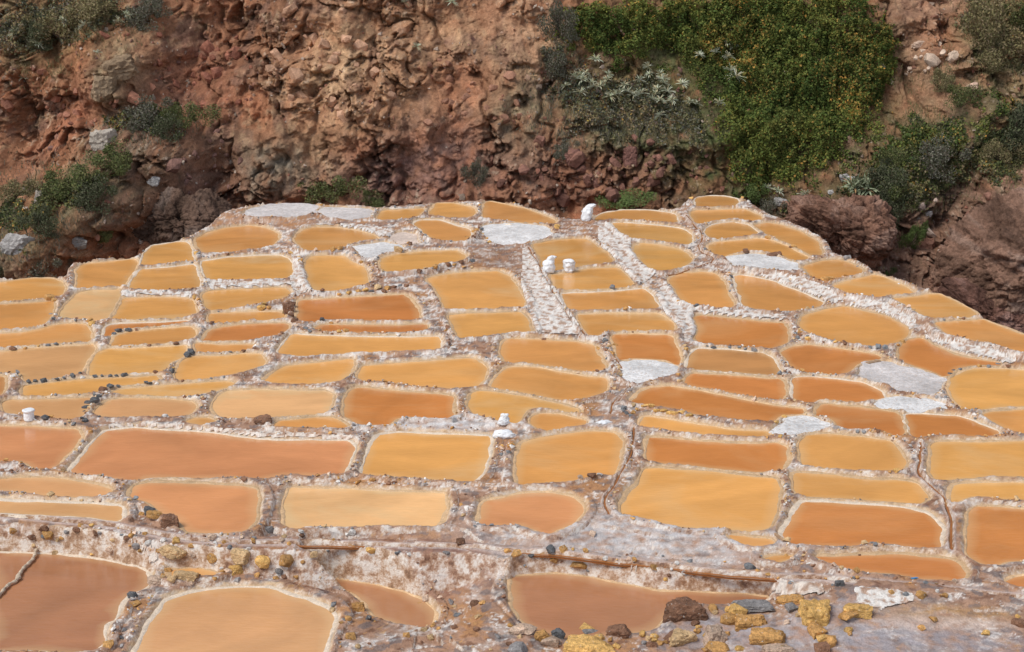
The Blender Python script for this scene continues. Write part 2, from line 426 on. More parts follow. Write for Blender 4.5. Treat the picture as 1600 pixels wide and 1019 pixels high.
('H','d','dark orange pond right of the thin stone divider','858,543 950,541 1150,553 1248,583 1335,621 1390,648 1200,652 1000,647 950,652 912,670 890,638 870,590'),
('H','m','bright mustard pond with a pale corner at the right edge','1105,370 1115,333 1182,293 1300,278 1528,293 1640,296 1640,490 1430,491 1280,501 1212,513 1163,478 1120,430'),
('H','o','orange pond at the right edge in front of the bright mustard one','1292,540 1402,521 1528,515 1640,515 1640,668 1530,646 1452,617 1353,568'),
('H','w','pale salt flat with yellow stones at its corners, right of centre','138,600 166,565 250,553 395,573 432,600 350,621 200,634 138,634'),
('H','m','rounded mustard pond below the pale salt flat, right','260,780 255,693 293,664 400,654 600,669 750,694 824,743 852,800 847,836 835,845 700,855 500,840 302,825 270,810'),
('H','m','mustard pond at the right edge beyond the forked channel','997,848 1006,705 1100,695 1300,700 1640,695 1640,884 1350,885 1150,890 1080,900 1043,908 1006,886'),
('L','m','long mustard pond right of the largest bright mustard one','235,108 220,50 211,4 300,7 500,23 700,40 868,50 934,74 977,140 967,165 850,160 700,153 500,143 350,130 252,125'),
('L','m','mustard pond corner at the right edge beside the channel fork','1107,148 1112,88 1153,67 1300,60 1640,68 1640,155 1400,140 1250,126 1178,150 1134,174'),
('L','d','large dark orange pond with one pale corner, lower right','148,352 186,290 236,193 264,170 400,170 600,183 850,205 976,234 1034,282 1067,330 1052,370 1042,424 900,414 750,400 650,395 550,410 400,405 203,400'),
('L','d','dark orange pond at the lower right edge beside the vertical channel','1208,448 1203,350 1213,243 1246,200 1350,200 1640,222 1640,498 1450,494 1350,518 1302,513 1236,476'),
('L','d','low dark orange pond just behind the main channel, lower right','340,478 450,477 650,466 800,466 1000,481 1126,500 1178,532 1206,596 1150,604 950,593 800,568 650,558 505,538 405,498'),
('L','o','tiny orange puddle at the left tip of the low dark pond','45,490 110,476 215,476 188,485 92,502'),
('L','d','dark orange pond tip at the lower right picture edge','1428,623 1455,605 1640,572 1640,650 1500,646'),
('K','o','small orange puddle in front of the largest bright mustard pond','1300,354 1455,372 1565,384 1548,398 1455,407 1355,392'),
('K','n','big brown pond bottom centre behind the yellow foreground rocks','68,602 125,586 300,578 500,597 700,638 900,672 1150,688 1400,698 1560,712 1560,735 1350,760 1200,775 1100,740 1010,755 950,810 870,880 785,900 700,905 560,925 500,945 400,955 335,915 205,895 138,842 78,760'),
('B','w','grey-white dry salt pan at the top left rim','-75,198 60,154 180,146 300,150 350,163 322,189 250,201 100,203'),
('B','w','pinkish dry salt pan right of the grey-white rim pan','350,195 388,165 500,170 600,180 660,192 650,216 500,216'),
('B','m','small mustard rim pond right of the round green bush','692,222 716,184 800,182 945,173 952,186 915,202 800,220'),
('B','m','rim pond half covered by white salt, top centre','992,198 1016,145 1120,143 1236,169 1248,190 1215,210 1100,210 1024,197'),
('B','o','wedge-shaped orange rim pond narrowing towards the single tall sack','1298,213 1301,136 1332,133 1530,173 1700,238 1712,254 1680,259 1580,255 1400,238'),
('B','o','oval orange pond with a salt-toothed far bank, upper left centre','225,345 246,304 322,280 450,280 600,304 695,332 712,347 600,358 530,375 430,395 302,400 256,378'),
('B','o','orange pond with a slanted left bank behind the stony stair, top centre','902,252 932,240 1050,240 1118,264 1213,293 1227,310 1195,340 1080,340 1014,330 956,293'),
('B','w','speckled white salt pan carrying a rounded salt mound, top centre','1293,310 1325,272 1400,251 1530,257 1660,276 1674,308 1614,333 1508,360 1380,361 1316,337'),
('B','w','white salt pan with a tan block on its corner, upper left centre','555,390 603,370 720,363 838,387 845,398 778,411 698,425 658,448 604,427'),
('B','w','small beige drying pan next to the tan block','768,342 840,306 912,342 920,366 832,370'),
('B','m','mustard pond with a sharp right spike beside the white salt dike','282,480 306,445 400,443 498,445 556,484 630,517 616,545 638,585 598,595 450,627 349,632 306,578'),
('B','m','mustard pond with a flat stone on its far edge, upper centre','712,498 712,454 800,434 950,417 1136,413 1195,439 1165,456 1048,470 958,500 820,515 726,515'),
('B','d','brown-orange pond below a dry stone wall, upper centre','232,796 247,694 350,690 600,675 846,663 893,702 922,760 931,790 850,800 700,800 500,790 400,790 335,808'),
('B','d','thin brown-orange strip below the pond with the black stone','340,850 375,834 500,834 800,839 963,830 982,853 900,861 700,870 500,863'),
('B','m','big mustard pond left of the long white sloping bank','975,573 1053,550 1200,535 1376,530 1434,558 1482,612 1521,690 1528,717 1400,725 1250,730 1084,735 1066,688 1018,610'),
('B','m','mustard pond at the foot of the long white sloping bank','1097,779 1202,770 1400,765 1514,763 1551,820 1570,864 1450,860 1348,875 1278,890 1154,890 1126,830'),
('C','m','mustard pond with two white sacks on its front edge','194,377 302,355 420,345 497,350 546,384 615,424 646,460 634,471 498,485 398,510 302,524 252,498 238,442'),
('C','m','mustard pond mirroring one sack, with a dark stone on its front edge','293,548 402,535 520,513 676,510 733,562 765,602 650,617 500,627 334,620 306,590'),
('C','o','orange pond in front of the one mirroring a sack','358,659 502,650 700,640 816,630 873,672 905,730 780,733 600,740 404,735'),
('C','o','orange pond with a pale right tip at the foot of the sack ponds','453,779 602,770 896,770 954,793 1000,840 1003,855 900,860 700,855 598,860 548,888 514,876 477,830'),
('C','o','long orange rim pond right of the single tall sack','548,230 584,200 700,183 850,183 976,199 1008,217 1008,240 900,235 700,230 600,220 562,239'),
('C','m','mustard pond above the right-hand white slope, upper right centre','643,254 702,250 850,265 1027,285 1084,313 1102,340 1085,360 980,360 852,345 764,331 706,299'),
('C','m','rounded mustard pond beside the right-hand white slope','763,395 794,370 880,373 998,395 1074,433 1096,464 1047,485 930,516 854,496 806,449'),
('C','o','orange pond second from the summit of the far right terraces','1093,192 1122,180 1300,173 1398,180 1472,212 1497,231 1430,235 1380,225 1250,230 1144,249 1108,229'),
('C','o','topmost small orange pond with an ochre stone rim, right','1117,148 1121,114 1182,103 1278,103 1354,119 1363,134 1336,153 1250,157 1134,160'),
('C','o','orange pond with a peaked far edge below the second summit pond','1173,300 1205,265 1320,245 1416,266 1480,308 1398,325 1222,340 1187,322'),
('C','o','long orange pond behind a bright white salt pan, upper right','1184,390 1224,365 1380,348 1480,345 1558,357 1655,395 1730,434 1760,449 1708,460 1664,457 1604,425 1450,407 1330,424 1272,436 1214,412'),
('D','o','curved orange pond along the right ravine rim below the summit','-5,264 60,255 128,263 256,304 344,353 374,402 372,434 332,434 274,410 204,365 102,325 34,291'),
('C','o','orange pond with a rounded left side right of the mud chute','968,572 1034,540 1150,533 1226,545 1273,583 1302,660 1330,714 1298,726 1150,705 1082,705 1036,676 1008,629'),
('C','o','large orange pond under the long curved white wall, right','1338,557 1349,550 1455,565 1553,585 1652,625 1780,676 1842,711 1780,727 1650,740 1500,740 1394,710 1362,638'),
('C','d','dark orange pond with a brown mirrored far bank, right of centre','1123,906 1143,855 1113,791 1129,777 1250,790 1455,813 1622,827 1634,870 1637,925 1558,950 1500,960 1350,950 1202,940 1146,926'),
('D','o','small orange pond on the right ravine rim with a round grey stone','264,500 275,494 400,467 478,463 556,489 626,529 598,540 500,555 402,569 306,537'),
('D','m','mustard diamond-shaped pond on the right ravine rim','450,606 502,590 600,565 680,550 737,565 846,614 916,649 850,655 740,663 602,650 504,631'),
('D','m','mustard rim pond with a wavy water stain, far right','782,681 852,675 960,660 1048,660 1146,704 1244,758 1260,777 1150,785 1033,790 954,766 886,719'),
('D','o','orange rim pond running off the right picture edge','1030,822 1102,817 1298,805 1398,845 1528,890 1640,915 1640,1000 1528,980 1352,925 1202,900 1104,875 1066,856'),
('D','o','big egg-shaped orange pond ringed by grey and ochre stones, right','258,800 295,774 402,745 500,730 598,750 748,785 845,834 876,870 845,896 788,934 650,939 502,919 402,899 324,875 267,838'),
('C','w','bright white salt pan with a small plank, upper right','1293,452 1382,430 1460,430 1558,445 1656,479 1706,502 1710,517 1600,503 1452,493 1344,480'),
]

# ------------------------------------------------------------------ pond levels: each gap between ponds is a riser
def pond_levels():
    H, W, S = 540, 830, 2.0
    ids = -np.ones((H, W), int); yy, xx = np.mgrid[0:H, 0:W]; X = xx * S; Y = yy * S
    pix = [tp(t, s) for t, c, l, s in PONDS]
    for i, P in enumerate(pix):
        ids[inpoly(P, X, Y)] = i
    rows, rhs, wts = [], [], []
    n = len(pix)
    seen = {}
    for cx in range(0, W, 4):
        c = ids[:, cx]; last = -1; ly = 0
        for y in range(H - 1, -1, -1):
            k = c[y]
            if k >= 0:
                if last >= 0 and k != last:
                    seen.setdefault((k, last), []).append((ly - y) * S)
                last = k; ly = y
    for (b, f), g in seen.items():
        gm = np.median(g); yc = pix[b][:, 1].max()
        rng_m = 16 + (1000 - yc) * 0.029
        dz = np.clip(0.50 * (gm - 5), 0, 30) * rng_m / FPX
        if PONDS[b][1] == 'w' or PONDS[f][1] == 'w': dz *= 0.5
        r = np.zeros(n); r[b] = 1; r[f] = -1
        w = math.sqrt(len(g)); rows.append(r * w); rhs.append(dz * w)
    for i, P in enumerate(pix):
        r = np.zeros(n); r[i] = 0.5; rows.append(r); rhs.append(0.5 * (1000 - P[:, 1].mean()) * 0.0014)
    return pix, np.linalg.lstsq(np.array(rows), np.array(rhs), rcond=None)[0]


PIX, LEV = pond_levels()
# the near lip of each dike hides a little of the water behind it: let the outlines reach under it
_new = []
for i, P in enumerate(PIX):
    R = resample(P, 9.0, True)
    t_ = np.roll(R, -1, 0) - np.roll(R, 1, 0); n_ = np.stack([t_[:, 1], -t_[:, 0]], 1); n_ /= np.linalg.norm(n_, axis=1)[:, None] + 1e-9
    if ((R[:, 0] * np.roll(R[:, 1], -1) - np.roll(R[:, 0], -1) * R[:, 1]).sum()) < 0: n_ = -n_
    g = np.full(len(R), 99.0)
    for j, P2 in enumerate(PIX):
        if j != i and (R.min(0) - 25 < P2.max(0)).all() and (P2.min(0) - 25 < R.max(0)).all(): g = np.minimum(g, segdist(P2, R[:, 0], R[:, 1]))
    o_ = np.minimum(2.2 + 2.4 * np.maximum(n_[:, 1], 0), np.maximum(0, (g - 4.0) * 0.5))
    o_ = np.minimum(o_, np.minimum(np.roll(o_, 1) + 0.8, np.roll(o_, -1) + 0.8))
    _new.append(R + n_ * o_[:, None])
PIX = _new
# ponds that almost touch cannot differ much in level
_pairs = []
for a in range(len(PIX)):
    for b in range(a):
        if (PIX[a].min(0) - 30 < PIX[b].max(0)).all() and (PIX[b].min(0) - 30 < PIX[a].max(0)).all(): _pairs.append((a, b))
for _ in range(60):
    WXY = [resample(to_plane(P, LEV[i]), 0.16, True) for i, P in enumerate(PIX)]
    for a, b in _pairs:
        g = np.sqrt(((WXY[a][:, None] - WXY[b][None]) ** 2).sum(-1).min())
        lim = max(0.004, 0.8 * (g - 0.16)); dz = LEV[a] - LEV[b]
        if abs(dz) > lim:
            t = 0.5 * (abs(dz) - lim) * np.sign(dz); LEV[a] -= t; LEV[b] += t
for i, q_ in enumerate(PONDS):                            # the nearest ponds lie one low wall below the channel
    if PIX[i][:, 1].mean() > 880 and LEV[i] < 0.15: LEV[i] += 0.10
OUT = []
for i, P in enumerate(PIX):
    Q = spline(to_plane(P, LEV[i]), 3)
    Q = resample(Q, 0.07, True)
    w = fbm(Q[:, 0] * 2.2, Q[:, 1] * 2.2, 3, 3)
    nrm = np.roll(Q, -1, 0) - np.roll(Q, 1, 0); nrm = np.stack([nrm[:, 1], -nrm[:, 0]], 1)
    nrm /= np.linalg.norm(nrm, axis=1)[:, None] + 1e-9
    if ((Q[:, 0] * np.roll(Q[:, 1], -1) - np.roll(Q[:, 0], -1) * Q[:, 1]).sum()) < 0: Q = Q[::-1]; nrm = nrm[::-1] * -1; w = w[::-1]
    OUT.append(Q + nrm * ((0.12 if PONDS[i][1] == 'w' else 0.022) * w)[:, None])
CENT = np.array([q.mean(0) for q in OUT])

# edge of the terraced hill against the ravine
EDGE_PX = np.array([(-260, 470), (-120, 452), (0, 435), (60, 431), (102, 433), (112, 412), (150, 405), (215, 400), (232, 384), (292, 371), (318, 355),
                    (360, 333), (385, 320), (440, 315), (500, 318), (590, 322), (660, 315), (750, 311), (800, 316), (872, 336), (905, 340), (930, 334), (1000, 326), (1062, 325),
                    (1078, 309), (1120, 304), (1165, 309), (1182, 322), (1205, 334), (1262, 355), (1294, 380), (1300, 392), (1340, 405), (1370, 424),
                    (1440, 447), (1500, 475), (1545, 500), (1610, 523), (1700, 560), (1850, 640)], float)
EDGE = []
for p in EDGE_PX:
    k = np.argmin([np.hypot(*(p - q.mean(0))) + np.min(np.hypot(*(q - p).T)) * 4 for q in PIX])
    EDGE.append(to_plane(p[None], LEV[k] + 0.05)[0])
EDGE = np.array(EDGE)
TERR_POLY = np.vstack([EDGE, [(40, 5), (-40, 5)]])

# ------------------------------------------------------------------ terrace height field (finer near the viewer, coarser far off)
NT, T0, T1 = 1040, -0.42, 0.42
Y0, Y1, KY = 12.8, 42.0, 7.4e-5
NR = int((1 / Y0 - 1 / Y1) / KY)
ROWY = 1.0 / (1 / Y0 - np.linspace(0, 1, NR) * (1 / Y0 - 1 / Y1))
TT = np.linspace(T0, T1, NT)
GY = np.repeat(ROWY[:, None], NT, 1); GX = GY * TT[None]
shape = GX.shape
dmin = np.full(shape, 5.0); near = np.zeros(shape, int); berm = np.full(shape, -50.0)
wsum = np.zeros(shape); zsum = np.zeros(shape)
for cxy, z in zip(CENT, LEV):
    w = 1e-3 / (((GX - cxy[0]) ** 2 + (GY - cxy[1]) ** 2) + 0.3) ** 2
    wsum += w; zsum += w * z
for i, Q in enumerate(OUT):
    mg = 1.0
    r0, r1 = np.searchsorted(ROWY, [Q[:, 1].min() - mg, Q[:, 1].max() + mg])
    if r1 <= r0: continue
    ya, yb = ROWY[r0], ROWY[min(r1, NR - 1)]
    tmin = min((Q[:, 0].min() - mg) / ya, (Q[:, 0].min() - mg) / yb); tmax = max((Q[:, 0].max() + mg) / ya, (Q[:, 0].max() + mg) / yb)
    c0, c1 = np.searchsorted(TT, [tmin, tmax])
    if c1 <= c0: continue
    sl_ = (slice(r0, r1), slice(c0, c1)); X, Y = GX[sl_], GY[sl_]
    Qs = resample(Q, 0.16, True)
    d = segdist(Qs, X, Y); d = np.where(inpoly(Qs, X, Y), -d, d)
    bw = 0.15 + 0.05 * perlin(X * 1.3, Y * 1.3, 40 + i)
    berm[sl_] = np.maximum(berm[sl_], LEV[i] + 0.058 - 2.1 * np.maximum(0, d - bw) - 50 * (d > 0.95))
    w = np.where(d < 0.95, 1 / (np.maximum(d, 0) + 0.06) ** 2.2, 0)
    wsum[sl_] += w; zsum[sl_] += w * LEV[i]
    nn = d < dmin[sl_]
    dmin[sl_] = np.where(nn, d, dmin[sl_]); near[sl_] = np.where(nn, i, near[sl_])
base = zsum / wsum
zn = LEV[near]
D = np.maximum(base + 0.018, berm)


def bump_at(px, py, z, r, a, ry=None):
    global D
    c = to_plane(np.array([[px, py]], float), z)[0]
    D = D + a * np.exp(-(((GX - c[0]) / r) ** 2 + ((GY - c[1]) / (ry or r)) ** 2)) * sstep(0, 0.25, dmin)


for b_ in [(1250, 1005, 0.1, 1.3, 0.16, 0.6), (1480, 1000, 0.1, 1.2, 0.12, 0.5), (1090, 985, 0.1, 0.7, 0.08), (600, 1000, 0.1, 0.6, 0.08), (760, 1000, 0.1, 0.7, 0.14),
           (440, 520, 0.5, 0.35, 0.15), (640, 880, 0.2, 0.9, 0.06), (1265, 880, 0.2, 0.25, 0.14), (760, 420, 0.8, 0.5, 0.2, 0.5)]:
    bump_at(b_[0], b_[1], b_[2], b_[3], b_[4], b_[5] if len(b_) > 5 else None)
e = sstep(0.0, 0.085, dmin)
LY = GY + 2.5 * D
lump = 0.018 * fbm(GX * 2.1, LY * 2.1, 5, 3) + 0.011 * fbm(GX * 8, LY * 8, 6, 3)
vf, vf2, vc = voro(GX * 9, LY * 9, 8)
NEARK = 0.4 + 0.25 * sstep(18, 26, GY)
lump += NEARK * 0.034 * (vc - 0.35) * sstep(0.5, 0.15, vf) * (vc > 0.45)
vf, vf2, vc2 = voro(GX * 19, LY * 19, 18)
lump += NEARK * 0.016 * (vc2 - 0.35) * sstep(0.5, 0.15, vf)
GZ = np.where(dmin > 0, (zn - 0.015) * (1 - e) + (D + lump) * e, zn - 0.015 - 0.35 * np.minimum(-dmin, 0.2))
# steep drop to the ravine beyond the edge
dt = segdist(EDGE, GX, GY, False); ins = inpoly(TERR_POLY, GX, GY)
out = np.where(ins, 0, dt)
GZ = GZ - np.where(out > 0, 1.7 * out + 0.25 * fbm(GX * 1.5, GY * 1.5, 9, 4) * sstep(0, 0.8, out), 0)
GZ = np.maximum(GZ, -7.0)


def cell(x, y):
    r = (1 / Y0 - 1 / np.asarray(y)) / (1 / Y0 - 1 / Y1) * (NR - 1)
    c = (np.asarray(x) / np.asarray(y) - T0) / (T1 - T0) * (NT - 1)
    return np.clip(r, 0, NR - 1.001), np.clip(c, 0, NT - 1.001)


def zat(x, y, G=None):
    G = GZ if G is None else G
    r, c = cell(x, y); i, j = np.floor(r).astype(int), np.floor(c).astype(int); a, b = r - i, c - j
    return (G[i, j] * (1 - a) + G[i + 1, j] * a) * (1 - b) + (G[i, j + 1] * (1 - a) + G[i + 1, j + 1] * a) * b


def hit(px, py):
    """where the sight line through a survey point meets the terraces"""
    dx, dy, dz = raydir(px, py)
    s = np.arange(Y0 + 0.1, Y1 - 0.1, 0.02) / dy
    z = CAMZ + dz * s; g = zat(dx * s, dy * s)
    k = int(np.argmax(z <= g)) if (z <= g).any() else len(s) - 1
    return np.array([dx * s[k], dy * s[k], g[k]])


# feeder channels cut into the dikes
CHAN = [
    (0.078, 'main feeder channel running across the terraces above the nearest ponds', np.array([(-30, 806), (50, 811), (99, 816), (165, 822), (220, 831), (275, 841), (330, 847), (420, 850), (565, 853), (716, 856), (780, 861), (890, 868), (959, 878), (1055, 888), (1137, 898), (1200, 902), (1290, 906), (1400, 916), (1510, 927), (1560, 932), (1640, 940)], float)),
    (0.04, 'narrow channel along the crest of the long white sloping bank', tp('C', '165,390 222,480 272,580 342,690 402,780 485,878')),
    (0.035, 'winding channel below the summit ponds on the right', tp('C', '1062,205 1110,260 1158,315 1130,372 1175,428 1235,455 1150,485 1010,528 900,560')),
    (0.04, 'channel running down towards the viewer beside the right-hand ponds', np.vstack([tp('H', '937,690 937,780 930,850 990,925 1050,990'), tp('L', '1108,215 1115,330 1112,430')])),
    (0.03, 'thin channel on the dike beside the snow white salt patch', tp('G', '615,170 690,270 748,372 650,465 630,530')),
    (0.032, 'channel on the central dike beside the square orange pond', np.vstack([tp('G', '770,610 758,700 738,790'), tp('K', '640,85 600,145 622,235')])),
    (0.035, 'short channel curving between the salt flats near the right edge', tp('H', '800,385 880,425 960,462 1060,480 1115,515')),
    (0.03, 'thin channel crossing the speckled salt pan bank, top centre', tp('C', '20,372 150,362 260,335 330,300')),
]
CH = []
dch = np.full(shape, 9.0); wch = np.full(shape, 0.1); zch = np.zeros(shape)
for w, lab, P in CHAN:
    Pd = resample(spline(P, 4, False), 14.0)
    zz = np.array([hit(*p)[2] for p in Pd]); m_ = 9 if 'main' in lab else 3
    zz = np.array([np.median(zz[max(0, k - m_):k + m_ + 1]) for k in range(len(zz))]); zz = np.convolve(np.pad(zz, 3, mode='edge'), np.ones(7) / 7, 'valid')
    if 'main' in lab:                                    # follows the level of the ponds it feeds
        fx, fz = [], []
        for key, xk in (('narrow tan-brown pond strip', 95), ('pink-brown pond beside the heap', 300), ('pale tan rectangular', 570), ('dull pink pond', 830), ('low dark orange pond just', 1400)):
            fx.append(xk); fz.append(LEV[[k for k, q_ in enumerate(PONDS) if key in q_[2]][0]] - 0.005)
        zz = np.interp(Pd[:, 0], fx, fz)
    XYZ = np.array([np.r_[to_plane(p[None], z_)[0], z_] for p, z_ in zip(Pd, zz)])
    C = resample(spline(XYZ, 5, False), 0.06)
    C[:, 0] += 0.015 * perlin(C[:, 0] * 3, C[:, 1] * 3, 61); C[:, 1] += 0.02 * perlin(C[:, 0] * 3, C[:, 1] * 3, 62)
    r_, c_ = cell(C[:, 0], C[:, 1])
    ra, rb, ca, cb = max(int(r_.min()) - 25, 0), int(r_.max()) + 25, max(int(c_.min()) - 25, 0), int(c_.max()) + 25
    for k in range(0, len(C) - 1, 12):
        Ck = C[k:k + 13]; rk, ck = cell(Ck[:, 0], Ck[:, 1])
        sl_ = (slice(max(int(rk.min()) - 30, 0), int(rk.max()) + 30), slice(max(int(ck.min()) - 30, 0), int(ck.max()) + 30))
        d = segdist(Ck[::2, :2] if len(Ck) % 2 else Ck[:, :2], GX[sl_], GY[sl_], False)
        nn = d / w < dch[sl_] / wch[sl_]
        zch[sl_] = np.where(nn, Ck[:, 2].mean() if w < 0.06 else Ck[len(Ck) // 2, 2], zch[sl_]); dch[sl_] = np.where(nn, d, dch[sl_]); wch[sl_] = np.where(nn, w, wch[sl_])
    CH.append((w, lab, C))
q = dch / wch
GZ = np.where((wch > 0.06) & (dmin > 0.02) & (dch < 0.6), GZ + (zch + 0.01 - GZ) * np.exp(-(q / 2.2) ** 4) * sstep(0.02, 0.1, dmin), GZ)
keep = sstep(0.02, 0.10, dmin)
ridge_ = zch + 0.016 + 0.5 * lump + (1.6 * lump + 0.02 * fbm(GX * 5, LY * 5, 66, 3)) * sstep(0.16, 0.26, dch) - 2.0 * np.maximum(0, dch - 0.19 - 0.05 * perlin(GX * 1.1, GY * 1.1, 64))
GZ = np.where((wch > 0.06) & (dch < 0.9), GZ + np.maximum(0, ridge_ - GZ) * sstep(0.0, 0.06, dmin), GZ)
lip = np.where(wch > 0.06, 0.6, 1.0) * (0.022 + 0.012 * perlin(GX * 5, GY * 5, 63)) * np.exp(-((q - 0.95) / 0.33) ** 2)
smooth_to = np.exp(-(q / 1.6) ** 4)
GZ = GZ - lump * e * 0.75 * smooth_to * (dmin > 0) + keep * (lip - np.minimum(0.07, 0.9 * wch) * sstep(0.66, 0.40, q))

# colours of earth, mud and salt
Zf = GZ.ravel(); X0_, Y0_ = GX.ravel(), GY.ravel()
X, Y = X0_ + 0.6 * Zf, Y0_ + 3.0 * Zf      # so that patterns do not smear down the walls
gz_r = np.gradient(GZ, axis=0) / np.gradient(GY, axis=0); gz_c = np.gradient(GZ, axis=1) / np.gradient(GX, axis=1)
steep = np.hypot(gz_r, gz_c).ravel()
n1 = fbm(X * 1.1, Y * 1.1, 20, 4); n2 = fbm(X * 2.3, Y * 2.3, 30, 4); n3 = fbm(X * 6, Y * 6, 33, 4); n4 = fbm(X * 17, Y * 17, 36, 3)
c = np.tile(np.array([0.40, 0.235, 0.155]), (len(X), 1))
c = mixc(c, (0.52, 0.395, 0.325), sstep(-0.15, 0.45, n2 + 0.3 * n3))
c = mixc(c, (0.46, 0.225, 0.09), sstep(0.15, 0.5, n1 + 0.5 * n3) * 0.75)
c = mixc(c, (0.20, 0.095, 0.055), sstep(0.15, 0.5, n3 - 0.3 * n1) * 0.75)
far = sstep(17, 27, Y0_)
c = mixc(c, (0.84, 0.80, 0.745), sstep(0.26 - 0.26 * far, 0.6 - 0.22 * far, n4 * 0.55 + n2 * 0.5 + 0.25 * n3 + 0.12 * np.minimum(steep, 1.5)) * 0.78)
c = mixc(c, (0.50, 0.27, 0.10), sstep(0.42, 0.6, voro(X * 4, Y * 4, 50)[2] - 0.4) * sstep(0.2, 0.5, n4) * 0.8)
c = mixc(c, (0.17, 0.15, 0.15), sstep(0.80, 0.86, voro(X * 9, Y * 9, 8)[2]) * 0.65)
dm = dmin.ravel()
c = mixc(c, (0.66, 0.47, 0.28), sstep(0.085, 0.03, dm + 0.025 * n3) * (dm > -0.3))
c = mixc(c, (0.45, 0.25, 0.09), sstep(0.0, -0.05, dm))
chq = q.ravel()
c = mixc(c, (0.56, 0.44, 0.39), np.exp(-((chq - 1.0) / 0.45) ** 2) * 0.85 * (dm > 0.02))
c = mixc(c, (0.42, 0.22, 0.09), sstep(0.75, 0.45, chq) * (dm > 0.02))
X, Y = X0_, Y0_
oo = out.ravel()
c = mixc(c, (0.19, 0.095, 0.06), sstep(0.05, 0.3, oo + 0.1 * n3))
# broad salt flats and the reddish bank
for (px, py, rx, ry, k, s) in [(1010, 845, 2.2, 0.9, (0.60, 0.57, 0.56), 0.75), (700, 662, 2.0, 0.35, (0.76, 0.73, 0.71), 0.8), (1290, 985, 1.5, 0.6, (0.40, 0.37, 0.385), 0.8), (1450, 1010, 1.2, 0.3, (0.36, 0.32, 0.33), 0.7),
                               (590, 870, 1.6, 0.35, (0.25, 0.105, 0.065), 0.55), (660, 900, 0.9, 0.4, (0.27, 0.12, 0.075), 0.5), (1120, 985, 0.7, 0.3, (0.40, 0.37, 0.385), 0.7), (900, 342, 1.2, 1.0, (0.74, 0.71, 0.69), 0.8),
                               (1480, 960, 0.9, 0.16, (0.44, 0.25, 0.11), 0.8), (1490, 975, 0.9, 0.12, (0.60, 0.46, 0.38), 0.8), (770, 410, 0.9, 1.4, (0.26, 0.13, 0.07), 0.6), (900, 350, 1.3, 0.6, (0.26, 0.11, 0.055), 0.4),
                               (400, 345, 1.6, 0.8, (0.42, 0.21, 0.10), 0.6), (235, 640, 0.1, 0.1, (0.5, 0.45, 0.4), 0.1)]:
    h0 = hit(px, py)
    m = np.exp(-(((X - h0[0]) / rx) ** 2 + ((Y - h0[1]) / ry) ** 2) ** 1.5)
    c = mixc(c, k, np.clip(m * s * (0.75 + 0.8 * n3), 0, 1) * (dm > 0.07) * (chq > 1.2))
TCOL = np.clip(c, 0.02, 0.9)
idx = np.arange(NR * NT).reshape(NR, NT)
QUADS = np.stack([idx[:-1, :-1], idx[:-1, 1:], idx[1:, 1:], idx[1:, :-1]], -1).reshape(-1, 4)
TV = np.stack([X, Y, Zf], 1)
terraces = tag(link('terraces', fast_mesh('terraces', TV, QUADS, TCOL), M_TERR), kind='structure')

# ------------------------------------------------------------------ ponds and dry pans
def srgb(r, g, b):
    f = lambda u: (u / 255 / 12.92) if u < 10.3 else ((u / 255 + 0.055) / 1.055) ** 2.4
    return np.array([f(r), f(g), f(b)])


